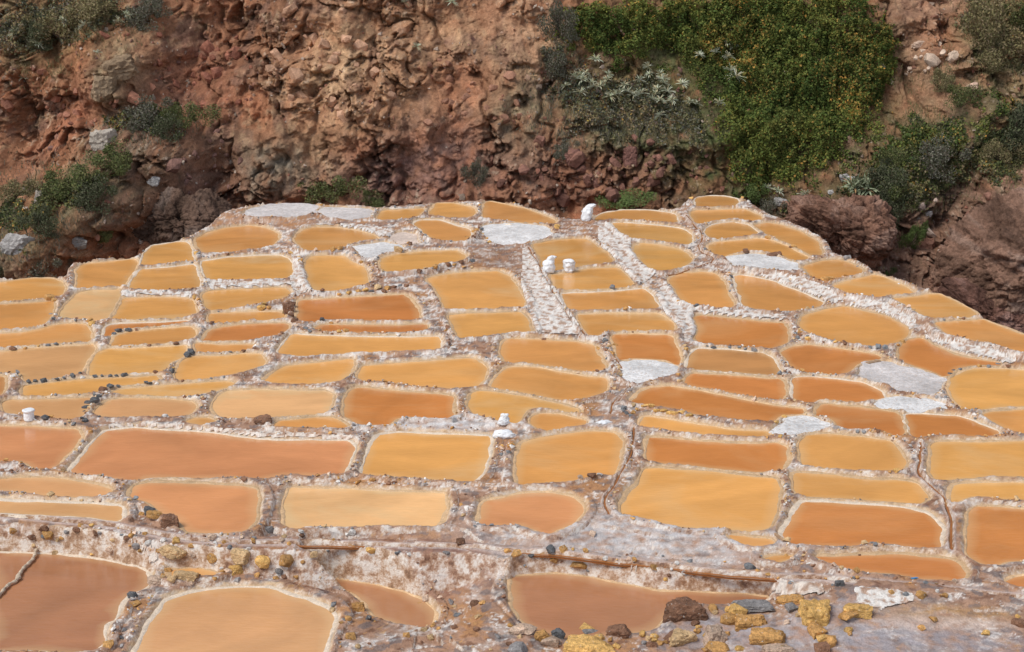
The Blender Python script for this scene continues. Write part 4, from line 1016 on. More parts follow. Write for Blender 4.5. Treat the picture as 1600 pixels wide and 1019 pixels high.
# stones picked out one by one on the dikes (x, y, half width, colour)
PICK = '''830,877,11,k 905,886,14,o 866,876,12,o 806,872,10,o 333,875,14,o 412,877,15,y 447,881,15,o 473,880,6,o 437,893,8,l 210,945,11,o 207,930,11,k 190,998,8,k
170,1007,11,o 575,966,9,k 533,973,6,o 548,995,12,o 490,867,9,t 513,863,6,g 580,867,10,y 622,867,6,g 697,865,9,l 222,803,8,o 66,768,6,k 860,749,7,g 907,746,8,p 925,744,9,b
937,744,5,w 1078,877,8,g 1172,886,10,g 860,858,11,k 926,836,7,p 880,858,7,o 895,859,5,y 915,861,7,o 640,868,5,w 420,828,10,l 440,845,6,p 470,832,8,w 550,834,8,w 350,848,6,o 70,835,9,b 20,832,10,o
75,836,11,o 50,845,10,b 73,848,13,g 120,838,8,b 150,840,8,b 190,836,7,g 205,839,6,o 226,835,6,o 126,822,5,o 143,821,6,y 198,846,6,b 105,845,7,l 232,850,8,w 300,868,10,p 1200,910,7,o 1235,913,6,g 1415,930,10,g
1393,928,8,o 1437,928,6,o 1465,925,5,w 1440,931,12,o 1475,932,9,o 1040,907,5,y 1045,912,5,b 1022,895,7,o 1445,735,3,w 845,668,6,g 788,643,6,g 800,695,6,o 797,697,8,o 795,706,6,g 783,710,5,g 785,697,4,y 979,646,8,g
985,650,9,g 975,638,7,g 975,642,6,g 990,634,6,t 996,640,6,o 990,645,6,o 1219,682,7,y 1215,648,7,y 1226,651,6,y 1213,660,6,y 1258,757,4,g 1330,747,3,o 1400,735,6,y 1390,739,4,o 1345,740,4,t 1350,676,4,g 1360,674,4,o
1372,676,4,b 1340,675,4,g 1390,680,4,o 1400,683,4,o 1310,672,3,t 1243,521,7,g 1246,528,5,g 1262,530,6,y 1250,520,6,o 1305,535,5,y 1320,536,6,b 1360,543,6,g 1372,543,6,g 1383,544,6,g 1403,540,5,o 1410,535,6,o
1485,585,6,k 1490,580,5,k 1500,577,5,g 1510,573,5,o 1530,572,5,o 1545,573,5,g 1560,570,9,g 1575,573,5,b 1115,545,6,k 1105,541,4,g 1140,543,4,g 1155,544,5,g 1165,545,6,g 1178,548,6,l 1140,540,4,b 1090,558,6,o 1072,545,5,y
1070,540,5,t 1062,595,5,t 1060,585,4,o 945,533,5,g 950,545,6,g 956,552,5,o 960,540,6,o 948,560,6,g 935,545,7,o 955,450,5,g 850,531,6,b 1088,477,5,g 1103,475,5,k 1137,478,4,g 1141,455,4,g 1143,445,4,g 1142,432,4,k
1052,465,4,g 1060,470,4,o 1000,408,4,g 1010,416,3,g 455,396,6,y 530,387,7,o 540,383,6,y 520,390,6,o 590,402,5,g 565,410,4,o 575,413,4,b 470,406,5,o 640,381,6,b 632,378,5,b 560,455,7,o 570,454,7,y 580,455,6,k 605,451,7,o
615,448,7,b 625,446,8,g 635,447,6,b 600,455,6,b 590,449,7,t 545,457,5,y 530,461,5,o 655,425,5,b 680,418,6,o 700,414,6,b 720,410,6,b 738,408,5,k 710,413,5,o 745,359,5,o 752,358,6,g 740,370,6,b 730,372,5,o 765,378,4,y
760,373,5,o 740,362,6,o 478,513,6,g 484,517,6,g 455,492,6,b 450,480,8,b 455,475,9,b 447,487,8,t 460,500,6,b 412,475,6,y 408,482,7,y 420,481,6,o 530,518,6,y 540,517,6,o 503,499,6,k 528,502,5,p 518,505,4,o 40,545,6,o
20,547,7,b 75,540,5,g 88,538,6,g 60,541,4,y 45,597,5,k 55,596,6,k 68,595,6,k 88,592,9,k 100,592,6,k 113,589,7,k 125,583,5,k 128,590,6,w 148,588,7,k 160,588,7,k 172,589,5,k 182,588,5,k 194,587,6,k 243,582,6,b
265,568,6,g 258,572,5,g 268,580,6,k 262,585,5,g 270,575,4,y 228,598,6,k 235,601,7,k 245,600,5,w 160,608,10,b 172,605,7,k 184,604,5,k 155,619,9,k 148,625,8,k 140,630,9,k 135,638,9,k 130,645,7,k 128,653,6,k 133,657,6,k
148,617,6,g 246,618,5,l 155,651,6,k 165,650,6,k 173,650,5,k 180,649,6,k 188,648,6,k 258,650,6,w 285,595,4,b 330,592,4,g 350,589,4,g 185,517,10,k 200,516,6,k 178,522,5,g 297,548,8,k 300,553,6,k 292,556,7,k 360,551,6,g
380,549,5,b 330,505,7,b 275,537,5,b 233,540,4,b 70,653,8,k 102,662,7,k 115,663,7,g 142,675,5,o 85,470,7,o 77,466,9,o 80,492,5,g 83,498,6,g 143,505,7,y 140,500,6,o 310,396,4,g 306,395,5,y 318,401,4,g 355,397,5,b
300,412,5,g 226,392,5,g 200,440,4,g 198,435,5,g 176,480,4,g 305,465,5,y 310,468,4,o 255,446,4,b 1118,304,4,y 1100,306,4,o 1140,304,4,o 1160,309,4,y 1170,315,5,w 1075,320,5,w 1080,310,4,y 1210,333,4,g 1340,417,4,g
1360,425,4,l 1422,441,5,o 1405,445,4,w 1460,462,4,l 1480,462,5,l 1492,468,4,l 1425,439,5,o 1475,501,5,g 1505,499,4,b 1200,372,6,o 1236,387,5,b 1240,385,5,o 1165,392,7,b 1170,388,5,b 1130,463,4,y'''
for w_ in PICK.split():
    a_ = w_.split(',')
    stone_px(float(a_[0]), float(a_[1]), float(a_[2]) * (random.uniform(0.45, 1.0) if a_[3] in 'kg' else random.uniform(0.65, 1.0)), a_[3], me=random.choice(STONE_ME))

for _ in range(64):
    px = random.uniform(800, 1600) if _ % 2 else random.uniform(1000, 1340); py = random.uniform(950, 1018) if px > 1060 else random.uniform(985, 1018)
    stone_px(px, py, random.choice((5, 6, 7, 9, 12, 15, 18)), random.choice('oootyyplb'))
for _ in range(34):
    stone_px(random.uniform(520, 800), random.uniform(935, 1018), random.choice((3, 4, 5, 6, 8)), random.choice('oottplbbg'))
for _ in range(60):
    px = random.uniform(0, 480); py = random.choice((random.uniform(838, 868), random.uniform(880, 912)))
    if py > 870 and px < 235: continue
    stone_px(px, py, random.choice((3, 4, 5, 6, 8)), random.choice('oootybplgw'))
for _ in range(40):
    stone_px(random.uniform(800, 1500), random.uniform(866, 915), random.choice((2.5, 3, 4, 5)), random.choice('oowwbplg'))
# named loose rocks
NAMED = [
    (1275, 958, 33, 'y', 'big yellow kite-shaped rock in the right foreground', (1.0, 0.9, 0.8)),
    (1064, 999, 25, 't', 'tan flat block left of the striped cream block, foreground', (1.05, 0.8, 0.6)),
    (1117, 1000, 24, 'p', 'upright cream block with yellow streaks at the bottom edge', (0.9, 0.7, 1.25)),
    (1172, 972, 33, 'o', 'rough ochre rock behind the striped cream block', (1.1, 0.6, 0.5)),
    (1198, 999, 34, 'o', 'long orange-ochre rock right of the striped cream block', (1.15, 0.6, 0.55)),
    (1070, 958, 36, 'b', 'brown-orange boulder leaning into the big brown pond', (1.1, 0.7, 0.75)),
    (1338, 955, 27, 'y', 'bright yellow rock right of the kite-shaped rock', (1.1, 0.6, 0.55)),
    (922, 1014, 44, 'y', 'bright yellow crusted rock cut off by the bottom edge', (1.1, 0.8, 0.42)),
    (965, 986, 21, 'b', 'rusty brown stone on the near shore of the brown pond', (1.1, 0.7, 0.55)),
    (872, 991, 13, 'k', 'black stone by the bottom shore of the brown pond', (1, 0.8, 0.8)),
    (848, 996, 15, 'o', 'ochre stone left of the black shore stone', (1, 0.8, 0.7)),
    (1010, 975, 10, 't', 'small pointed tan stone on the brown pond shore', (1, 0.7, 1.0)),
    (1215, 1016, 30, 'p', 'pale pinkish slab at the bottom edge', (1.1, 0.6, 0.3)),
    (1175, 947, 34, 'l', 'flat grey-brown slab overhanging the pond end', (1.25, 0.5, 0.22)),
    (1235, 939, 24, 'o', 'ochre rock behind the kite-shaped rock', (1.1, 0.6, 0.45)),
    (810, 986, 20, 'p', 'flat tan-pink stone left of the brown pond', (1.15, 0.7, 0.35)),
    (1312, 913, 9, 'k', 'black round stone on the coral-like salt crust', (1, 0.9, 0.9)),
    (719, 848, 8, 'b', 'round dark brown stone sitting on the main channel', (1, 1, 0.95)),
    (272, 874, 21, 't', 'pale ochre boulder at the corner of the roped pond', (1.15, 0.7, 0.6)),
    (374, 872, 19, 't', 'cream-ochre boulder with a blue fleck below the channel', (1.1, 0.7, 0.7)),
    (368, 893, 13, 'y', 'bright yellow square stone above the bottom tan pond', (1, 0.8, 0.85)),
    (290, 900, 22, 't', 'long tan stone lying across the small puddle', (1.2, 0.5, 0.45)),
    (244, 908, 15, 'p', 'pale stone between roped pond and puddle', (1, 0.7, 0.6)),
    (560, 951, 14, 'o', 'ochre boulder at the tip of the teardrop pond', (1, 0.85, 0.95)),
    (267, 815, 18, 'b', 'large rounded brown boulder by the pink-brown pond', (1.05, 0.8, 0.75)),
    (234, 800, 10, 'k', 'shiny black stone on the boulder heap', (1, 0.8, 1.0)),
    (243, 809, 13, 'o', 'orange slanting stone on the boulder heap', (1.2, 0.6, 0.6)),
    (412, 658, 16, 'b', 'dark brown block on the dike behind the largest pink pond', (1.1, 0.7, 0.6)),
    (84, 769, 8, 'o', 'ochre stone on the dike of the left tan pond', (1.1, 0.7, 0.6)),
    (622, 391, 8, 't', 'tan square block on the corner of a white salt pan', (1.1, 0.8, 0.8)),
    (870, 356, 6, 'y', 'small yellow block on the bank below the tall sack', (0.9, 0.9, 1.1)),
    (957, 449, 4.5, 'g', 'dark stone on the front edge of the sack-mirroring pond', (1, 0.9, 0.9)),
    (1324, 403, 7, 'l', 'round grey stone on the right ravine rim', (1.1, 0.8, 0.7)),
    (1292, 435, 9, 'o', 'rusty ochre rock at the corner of a rim pond', (1.3, 0.7, 0.5)),
    (1210, 398, 10, 'b', 'flat rusty rock on the far side of the bright salt pan', (1.3, 0.7, 0.4)),
    (450, 484, 13, 'b', 'brown boulder stack on the dike left of the stone wall pond', (0.8, 0.8, 1.2)),
]
for px, py, r_, code, lab, asp in NAMED:
    me = carved_rock('rock', 400 + len(lab) + int(px), 4 if r_ > 12 else 3); me.materials.append(M_STONE)
    o = stone_px(px, py, r_ * (0.82 if r_ > 16 else 0.9), code, 'rock', None, me, random.uniform(-0.4, 0.4), asp, 0.15)
    tag(o, lab, 'rock')
ROW = tp('G', '827,490 865,495 898,512 937,517 970,527 1002,530 1040,525 1082,541')
for k, p in enumerate(ROW):
    o = stone_px(p[0], p[1], 6.2, 'y', 'rock', None, STONE_ME[k], 0.2, (1.1, 0.7, 0.7), 0.15)
    tag(o, ('leftmost', 'second', 'third', 'fourth', 'fifth', 'sixth', 'seventh', 'rightmost')[k] + ' yellow stone of the neat row along the long dark orange pond', 'rock', 'row of yellow stones on the dike')

# gravel and small stones lining every dike
def joined(name, meshes, locs, scal, cols, parent, mat, tilt=0.6):
    Vs, Fs, Cs = [], [], []; off = 0
    data = []
    for me in meshes:
        bm = bmesh.new(); bm.from_mesh(me); bmesh.ops.triangulate(bm, faces=bm.faces[:])
        bm.verts.ensure_lookup_table()
        data.append((np.array([v.co[:] for v in bm.verts]), np.array([[v.index for v in f.verts] for f in bm.faces]))); bm.free()
    for l, s, cl in zip(locs, scal, cols):
        v, f = data[random.randrange(len(data))]
        R = np.array(Euler((random.uniform(-tilt, tilt), random.uniform(-tilt, tilt), random.uniform(0, 6.28))).to_matrix())
        Vs.append(v @ R.T * s + l); Fs.append(f + off); off += len(v); Cs.append(np.tile(cl, (len(v), 1)))
    me = fast_mesh(name, np.vstack(Vs), np.vstack(Fs), np.vstack(Cs), False)
    return tag(link(name, me, mat, parent), kind='stuff')


locs, scal, cols = [], [], []
codes = 'wwwwpppttttoogllbbbb'
PEB_ME = [hull_mesh('pebble', 9, 300 + k, (1, 0.85, 0.7), 0.4) for k in range(6)]
for i, Q in enumerate(OUT):
    n = int(len(Q) * (1.35 if CENT[i][1] < 24 else 1.0))
    nrm = np.roll(Q, -1, 0) - np.roll(Q, 1, 0); nrm = np.stack([nrm[:, 1], -nrm[:, 0]], 1); nrm /= np.linalg.norm(nrm, axis=1)[:, None] + 1e-9
    k = rng.randint(0, len(Q), n); P = Q[k] + nrm[k] * (np.abs(rng.randn(n) * 0.07) + 0.075)[:, None]
    s = np.minimum(0.06, 0.010 + rng.exponential(0.010, n)); zz = zat(P[:, 0], P[:, 1])
    ok = (perlin(P[:, 0] * 0.8, P[:, 1] * 0.8, 333) > 0.0) & (zz > LEV[i] - 0.3) & (zat(P[:, 0], P[:, 1], dmin) > 0.03)
    for p, s_, z_ in zip(P[ok], s[ok], zz[ok]):
        locs.append((p[0], p[1], z_ + 0.2 * s_)); scal.append(s_)
        cols.append(np.array(SC[random.choice(codes)]) * random.uniform(0.85, 1.2))
joined('pebbles', PEB_ME, locs, scal, cols, terraces, M_PEB)

# the 300 stones that show largest stay single; the rest become one mass of small stones
bpy.context.view_layer.update()
SL = sorted([o for o in bpy.data.objects if o.parent is terraces and o.name.split('.')[0] == 'stone'], key=lambda o: -o.scale[0] / max(o.location.y, 1))
Vs, Fs, Cs, off = [], [], [], 0
for o in SL[300:]:
    me = o.data; v_ = np.empty(len(me.vertices) * 3, np.float32); me.vertices.foreach_get('co', v_); v_ = v_.reshape(-1, 3)
    Mx = np.array(o.matrix_basis); me.calc_loop_triangles(); t_ = np.array([t.vertices[:] for t in me.loop_triangles])
    Vs.append(v_ @ Mx[:3, :3].T + Mx[:3, 3]); Fs.append(t_ + off); off += len(v_); Cs.append(np.tile(np.array(o.color[:3]), (len(v_), 1)))
    bpy.data.objects.remove(o)
if Vs: tag(link('small_stones', fast_mesh('small_stones', np.vstack(Vs), np.vstack(Fs), np.vstack(Cs), False), M_PEB, terraces), kind='stuff')

# rocks lying on and sticking out of the cliff
zones = [(955, 265, 150, 48, 62, 0.85, (0.17, 0.085, 0.062)), (290, 120, 120, 70, 30, 0.8, (0.24, 0.10, 0.065)), (120, 170, 110, 40, 24, 0.9, (0.28, 0.13, 0.085)), (330, 250, 50, 70, 22, 0.8, (0.18, 0.10, 0.08)),
         (520, 90, 120, 80, 34, 1.0, (0.40, 0.235, 0.15)), (720, 170, 110, 80, 30, 0.9, (0.25, 0.13, 0.085)), (1320, 350, 90, 45, 34, 0.9, (0.22, 0.115, 0.08)), (1570, 400, 80, 80, 30, 1.1, (0.24, 0.125, 0.09)),
         (1440, 95, 40, 40, 22, 0.7, (0.50, 0.38, 0.29)), (1450, 340, 40, 50, 14, 0.7, (0.36, 0.27, 0.22))]
for px, py, sx, sy, n, k, colr in zones:
    for _ in range(n):
        h = chit(random.gauss(px, sx * 0.55), random.gauss(py, sy * 0.55))
        s = min(0.42, 0.09 + random.expovariate(1 / 0.09)) * k
        put_stone('rock', random.choice(ROCK_ME), (h[0], h[1] - 0.1 * s, h[2]), s, colr, cliff, None, 1.2, (1, random.uniform(0.7, 1), random.uniform(0.6, 1)))
locs, scal, cols = [], [], []
XS = rng.uniform(-18.5, 18.5, 6000); ZS = rng.uniform(-3, 6.6, 6000)
ok = perlin(XS * 0.6, ZS * 0.6, 350) > -0.05
XS, ZS = XS[ok], ZS[ok]; YS = cy(XS, ZS)
for x_, y_, z_ in zip(XS, YS, ZS):
    s = min(0.15, 0.02 + random.expovariate(1 / 0.026))
    locs.append((x_, y_ - 0.2 * s, z_)); scal.append(s)
    cols.append(np.array(random.choice([(0.24, 0.105, 0.07), (0.30, 0.15, 0.10), (0.38, 0.24, 0.165), (0.17, 0.09, 0.07), (0.42, 0.33, 0.26), (0.22, 0.16, 0.12)])) * random.uniform(0.8, 1.2))
joined('scree', PEB_ME, locs, scal, cols, cliff, M_PEB, 1.5)
BIG = [
    (160, 222, 24, (0.40, 0.35, 0.29), 'pale jagged limestone boulder in the left slope', (0.9, 0.8, 1.0)), (28, 384, 28, (0.34, 0.32, 0.30), 'large grey boulder at the left picture edge', (1.1, 0.8, 0.8)),
    (118, 378, 20, (0.31, 0.29, 0.265), 'slanting grey slab above the left rim ponds', (1.2, 0.5, 0.6)), (63, 315, 15, (0.42, 0.36, 0.30), 'upright beige stone among the left bushes', (0.7, 0.7, 1.2)),
    (35, 312, 11, (0.50, 0.26, 0.15), 'orange-stained stone at the left edge bushes', (1, 0.8, 0.7)), (240, 284, 10, (0.42, 0.40, 0.38), 'small light grey stone on the dark left slope', (1, 0.8, 0.9)),
    (185, 105, 27, (0.27, 0.19, 0.12), 'overhanging tan crag block high on the left', (1.1, 0.8, 0.75)), (160, 138, 22, (0.27, 0.195, 0.125), 'wedge-shaped crag block below the overhanging one', (0.9, 0.7, 1.1)),
    (1330, 282, 9, (0.42, 0.40, 0.385), 'pale grey block beside the big spiky rosette', (1.1, 0.8, 0.9)), (1298, 300, 5, (0.5, 0.47, 0.44), 'small whitish stone on the outcrop crest', (1, 0.8, 0.8)), (1318, 278, 8, (0.40, 0.37, 0.35), 'grey stone behind the pale grey block', (1, 0.8, 0.9)),
    (1445, 385, 17, (0.33, 0.17, 0.12), 'smooth reddish boulder in the right gully', (1.1, 0.8, 0.9)), (1435, 70, 12, (0.55, 0.40, 0.30), 'pale flat rock on the red scree, upper right', (1.2, 0.6, 0.6)), (1517, 137, 9, (0.52, 0.36, 0.27), 'pale pink block below the olive scrub, upper right', (1.2, 0.7, 0.8)),
    (985, 245, 17, (0.19, 0.095, 0.075), 'biggest dark boulder in the red rubble right of centre', (0.85, 0.8, 1.1)), (895, 245, 13, (0.19, 0.095, 0.075), 'round dark boulder left in the red rubble', (1.1, 0.8, 0.9)), (1450, 335, 7, (0.45, 0.41, 0.38), 'grey stone at the head of the right gully', (1.1, 0.8, 0.8)),
    (1220, 315, 11, (0.36, 0.34, 0.32), 'grey rocks beside the thicket foot', (1.2, 0.8, 0.7))]
for px, py, r_, colr, lab, asp in BIG:
    h = chit(px, py); s = r_ * h[1] / FPX
    BM_ = carved_rock('boulder', 700 + int(px), 4, 16, 0.09); BM_.materials.append(M_ROCK)
    o = put_stone('boulder', BM_, (h[0], h[1] - 0.1 * s, h[2]), s, colr, None, random.uniform(-0.5, 0.5), 0.25, asp)
    tag(o, lab, 'boulder')


def outcrop(px, py, depth, rx, ry, rz, seed, colr, lab, rot=0.0, tiltz=0.0):
    dx, dy, dz = raydir(px, py); s = depth / dy
    bm = bmesh.new(); bmesh.ops.create_icosphere(bm, subdivisions=7, radius=1.0)
    me = bpy.data.meshes.new('rock_outcrop'); bm.to_mesh(me); bm.free()
    v = np.empty(len(me.vertices) * 3, np.float32); me.vertices.foreach_get('co', v); d = v.reshape(-1, 3)
    r = np.random.RandomState(seed); rad = np.full(len(d), 1.2)
    for _ in range(14):
        n_ = r.randn(3); n_ /= np.linalg.norm(n_); k = d @ n_
        rad = np.where(k > 0.15, np.minimum(rad, r.uniform(0.75, 1.05) / np.maximum(k, 0.15)), rad)
    w3 = np.abs(d) ** 3; w3 /= w3.sum(1)[:, None]; G3 = d * np.array([rx, ry, rz]) + seed
    add = 0
    for k_, (p0, p1) in enumerate(((1, 2), (0, 2), (0, 1))):
        u = G3[:, p0]; w = G3[:, p1]; ad = 0.16 * fbm(u * 0.9, w * 0.9, seed + 3, 4)
        for f_, a_ in ((0.9, 0.22), (2.1, 0.17), (5.2, 0.085), (12, 0.04), (25, 0.02)):
            f1, f2, ci, ti = voro(u * f_ + 0.3 * w * f_, w * f_ * 1.3, seed + int(f_ * 10), True)
            ad = ad + a_ * ((ci - 0.5) * 0.8 + ti * 0.9 - 0.4 * sstep(0.12, 0, f2 - f1))
        add = add + w3[:, k_] * ad
    u = G3[:, 0]; w = G3[:, 2]
    m_ = fbm(u * 1.3, w * 1.3, seed + 20, 4)
    co_ = np.tile(np.array(colr), (len(d), 1)); co_ = mixc(co_, np.array(colr) * np.array([1.35, 1.55, 1.7]), sstep(0.1, 0.6, m_)); co_ = mixc(co_, np.array(colr) * 0.6, sstep(0.1, 0.5, -m_)); co_ = co_ * (0.8 + 0.4 * ci)[:, None]
    q_ = d * (rad / max(rx, rz) * max(rx, rz))[:, None] * np.array([rx, ry, rz]) + d * add[:, None]
    me.vertices.foreach_set('co', q_.astype(np.float32).ravel()); me.update(); set_col(me, np.clip(co_, 0.02, 0.8))
    me.polygons.foreach_set('use_smooth', np.ones(len(me.polygons), bool))
    o = link('rock_outcrop', me, M_CLIFF, None, (dx * s, depth, CAMZ + dz * s)); o.rotation_euler = (0, tiltz, rot)
    return tag(o, lab, 'outcrop')


outcrop(1322, 362, 44.6, 1.75, 1.3, 1.10, 811, (0.22, 0.118, 0.080), 'dark red broken rock outcrop behind the right rim ponds', 0.1, 0.30)
outcrop(1600, 420, 43.0, 2.10, 1.7, 1.75, 822, (0.225, 0.130, 0.090), 'big dark brown rock shoulder at the right picture edge', 0.0, -0.45)
outcrop(1500, 425, 43.6, 0.65, 0.8, 1.10, 833, (0.30, 0.17, 0.12), 'pale-edged rock spur on the left flank of the right shoulder', 0.0, 0.45)
outcrop(1545, 500, 42.2, 1.50, 1.0, 0.80, 844, (0.19, 0.10, 0.075), 'dark lower rock ledge just beyond the right rim ponds', 0.0, 0.45)
outcrop(280, 345, 44.8, 1.6, 1.1, 0.80, 855, (0.14, 0.088, 0.064), 'dark overhanging earth ledge above the left rim ponds', 0.0, 0.12)

# ------------------------------------------------------------------ plants on the cliff
UPN = np.array([0.0, -0.62, 0.78])                         # mean outward direction of the slope


def leaf_quads(P, size, cols, flat=0.0, aspect=0.6, seed=1):
    r = np.random.RandomState(seed); n = len(P)
    a = r.randn(n, 3); a /= np.linalg.norm(a, axis=1)[:, None]
    b = r.randn(n, 3); b = b - (a * b).sum(1)[:, None] * a; b /= np.linalg.norm(b, axis=1)[:, None]
    s = np.asarray(size)[:, None]
    V = np.stack([P - a * s, P - b * s * aspect, P + a * s, P + b * s * aspect], 1).reshape(-1, 3)
    return V, np.arange(4 * n).reshape(n, 4), np.repeat(cols, 4, 0)


def pick_cols(pal, n, r, jit=0.25):
    pal = np.array(pal); c = pal[r.randint(0, len(pal), n)] * 1.3
    return c * r.uniform(1 - jit, 1 + jit, n)[:, None]


GREENS = dict(
    thick=[(0.058, 0.085, 0.020), (0.078, 0.108, 0.024), (0.105, 0.125, 0.026), (0.125, 0.125, 0.030), (0.085, 0.105, 0.025)],
    green=[(0.065, 0.085, 0.030), (0.085, 0.105, 0.034), (0.115, 0.125, 0.042), (0.095, 0.09, 0.045), (0.13, 0.13, 0.05)],
    grey=[(0.115, 0.112, 0.080), (0.090, 0.092, 0.062), (0.15, 0.14, 0.11), (0.08, 0.085, 0.045), (0.13, 0.105, 0.08)],
    dark=[(0.045, 0.055, 0.026), (0.062, 0.072, 0.034), (0.075, 0.078, 0.045), (0.10, 0.098, 0.06)],
    olive=[(0.15, 0.135, 0.060), (0.18, 0.145, 0.07), (0.13, 0.12, 0.055), (0.20, 0.155, 0.09)],
    bright=[(0.085, 0.125, 0.035), (0.105, 0.145, 0.045), (0.08, 0.10, 0.035)])

THICK = [np.array([(868, 18), (930, 2), (1040, -8), (1200, -14), (1350, -12), (1368, 20), (1405, 45), (1422, 75), (1410, 130), (1395, 190), (1345, 225), (1325, 262), (1290, 290), (1225, 312), (1170, 318), (1135, 292), (1118, 225), (1105, 185),
                     (1090, 130), (1040, 108), (985, 112), (935, 108), (895, 95), (862, 60)], float),
         np.array([(1318, 268), (1345, 226), (1400, 200), (1450, 188), (1500, 172), (1535, 150), (1575, 140), (1582, 165), (1540, 195), (1500, 222), (1470, 240), (1430, 262), (1395, 275), (1350, 282)], float)]


def thicket(poly, n, seed, pal, hmax, label, fade=0.75, flower=1.0):
    r = np.random.RandomState(seed)
    W = np.array([cxz(*p) for p in poly])
    lo, hi = W.min(0), W.max(0); X_, Z_ = [], []
    px_ = r.uniform(lo[0], hi[0], n * 3); pz_ = r.uniform(lo[1], hi[1], n * 3)
    wob = 0.35
    ok = inpoly(W, px_ + wob * fbm(px_ * 1.3, pz_ * 1.3, seed, 3), pz_ + wob * fbm(px_ * 1.3, pz_ * 1.3, seed + 3, 3))
    x_, z_ = px_[ok][:n], pz_[ok][:n]
    keep_ = sstep(0.0, fade, segdist(W, x_, z_)) + 0.9 * fbm(x_ * 1.6, z_ * 1.8, seed + 31, 3) * (segdist(W, x_, z_) < 1.6 * fade) > r.rand(len(x_)) * 0.9
    x_, z_ = x_[keep_], z_[keep_]
    cl = fbm(x_ * 1.1, z_ * 1.3, seed + 5, 3); cl2 = fbm(x_ * 3.6, z_ * 4.0, seed + 6, 2)
    de = segdist(W, x_, z_)
    h = (0.10 + hmax * np.clip(0.42 + 0.8 * cl + 0.55 * cl2, 0.02, 1.4)) * sstep(-0.2, 0.8, de)
    t = r.rand(len(x_)) ** 0.45
    P = np.stack([x_, cy(x_, z_), z_], 1) + UPN * (h * t)[:, None] + r.randn(len(x_), 3) * 0.03
    c_ = pick_cols(pal, len(x_), r)
    yel = fbm(x_ * 0.5, z_ * 0.6, seed + 8, 3)
    fl = (t > 0.80) & (r.rand(len(x_)) < flower * (0.05 + 0.45 * sstep(0, 0.6, yel + 0.3 * cl2)))
    c_[fl] = pick_cols([(0.27, 0.155, 0.035), (0.22, 0.145, 0.04), (0.19, 0.145, 0.035)], fl.sum(), r)
    gy = sstep(0.25, 0.6, fbm(x_ * 0.4, z_ * 0.5, seed + 11, 3)); c_ = c_ * (1 - 0.3 * gy[:, None]) + np.array((0.11, 0.105, 0.03)) * 0.3 * gy[:, None]
    cv = voro(x_ * 1.25 + 0.3 * cl2, z_ * 1.45, seed + 40)[2]; c_ = c_ * (0.68 + 0.50 * cv)[:, None] * np.stack([1 + 0.25 * (cv - 0.5), np.ones_like(cv), np.ones_like(cv)], 1)
    V, F, C_ = leaf_quads(P, r.uniform(0.022, 0.060, len(P)), c_, seed=seed)
    return tag(link('shrub_thicket', fast_mesh('shrub_thicket', V, F, C_, False), M_LEAF), label, 'shrubs', None, 'stuff')


thicket(THICK[0], 150000, 500, GREENS['thick'], 0.62, 'dense green thicket with rusty flower heads covering the slope')
thicket(np.array([(20, 300), (60, 285), (115, 262), (165, 245), (205, 232), (222, 250), (200, 280), (165, 305), (130, 325), (80, 340), (30, 345)], float), 20000, 530, GREENS['green'] + GREENS['dark'], 0.40, 'green shrub band on the left slope below the pale limestone boulder')
thicket(np.array([(172, 180), (215, 165), (262, 160), (305, 172), (318, 190), (285, 205), (230, 208), (185, 200)], float), 9000, 534, GREENS['grey'] + GREENS['green'], 0.35, 'grey-green shrub clump on the high left ledge')
thicket(np.array([(848, 40), (880, 30), (905, 100), (1040, 112), (1100, 175), (1122, 250), (1040, 225), (960, 212), (890, 215), (850, 150)], float), 17000, 541, GREENS['olive'] + GREENS['grey'], 0.16, 'thin olive-grey scrub around the pale rosettes', 0.6, 0.2)
thicket(np.array([(1330, 285), (1400, 270), (1470, 245), (1540, 195), (1600, 150), (1660, 140), (1660, 230), (1590, 262), (1520, 285), (1450, 320), (1395, 330)], float), 36000, 546, GREENS['dark'] + GREENS['green'] + GREENS['olive'], 0.30, 'patchy dark scrub on the right slope above the rock shoulder', 0.45, 0.3)
thicket(np.array([(1490, -10), (1620, -10), (1640, 60), (1600, 115), (1530, 122), (1498, 70)], float), 13000, 551, GREENS['olive'], 0.28, 'olive-brown scrub in the upper right corner', 0.5, 0.1)
thicket(np.array([(-20, 20), (60, 0), (180, -8), (250, 5), (240, 35), (150, 60), (90, 85), (20, 95), (-20, 80)], float), 13000, 556, GREENS['olive'] + GREENS['grey'], 0.22, 'olive scrub across the upper left corner', 0.5, 0.1)
thicket(np.array([(1125, 300), (1180, 312), (1240, 318), (1330, 275), (1420, 205), (1510, 165), (1500, 230), (1450, 300), (1380, 318), (1290, 300), (1230, 340), (1160, 325)], float), 40000, 561, GREENS['dark'] + GREENS['olive'] + GREENS['thick'], 0.30, 'low dark olive growth along the foot of the thicket and up the right slope', 0.3, 0.4)
thicket(THICK[1], 26000, 520, GREENS['thick'] + GREENS['green'], 0.5, 'band of green shrubs running up to the right of the thicket')


def bush_mesh(seed, pal, n=4200):
    r = np.random.RandomState(seed)
    K = 14; cen = r.randn(K, 3) * np.array([0.42, 0.30, 0.20]) + np.array([0, 0, 0.42]); cr = r.uniform(0.14, 0.36, K)
    k = r.randint(0, K, n); d = r.randn(n, 3); d /= np.linalg.norm(d, axis=1)[:, None]
    P = cen[k] + d * (cr[k] * r.rand(n) ** 0.4)[:, None]; P[:, 2] = np.maximum(P[:, 2], 0.0)
    V, F, C_ = leaf_quads(P, r.uniform(0.016, 0.040, n), pick_cols(pal, n, r), seed=seed)
    return fast_mesh('foliage', V, F, C_, False)


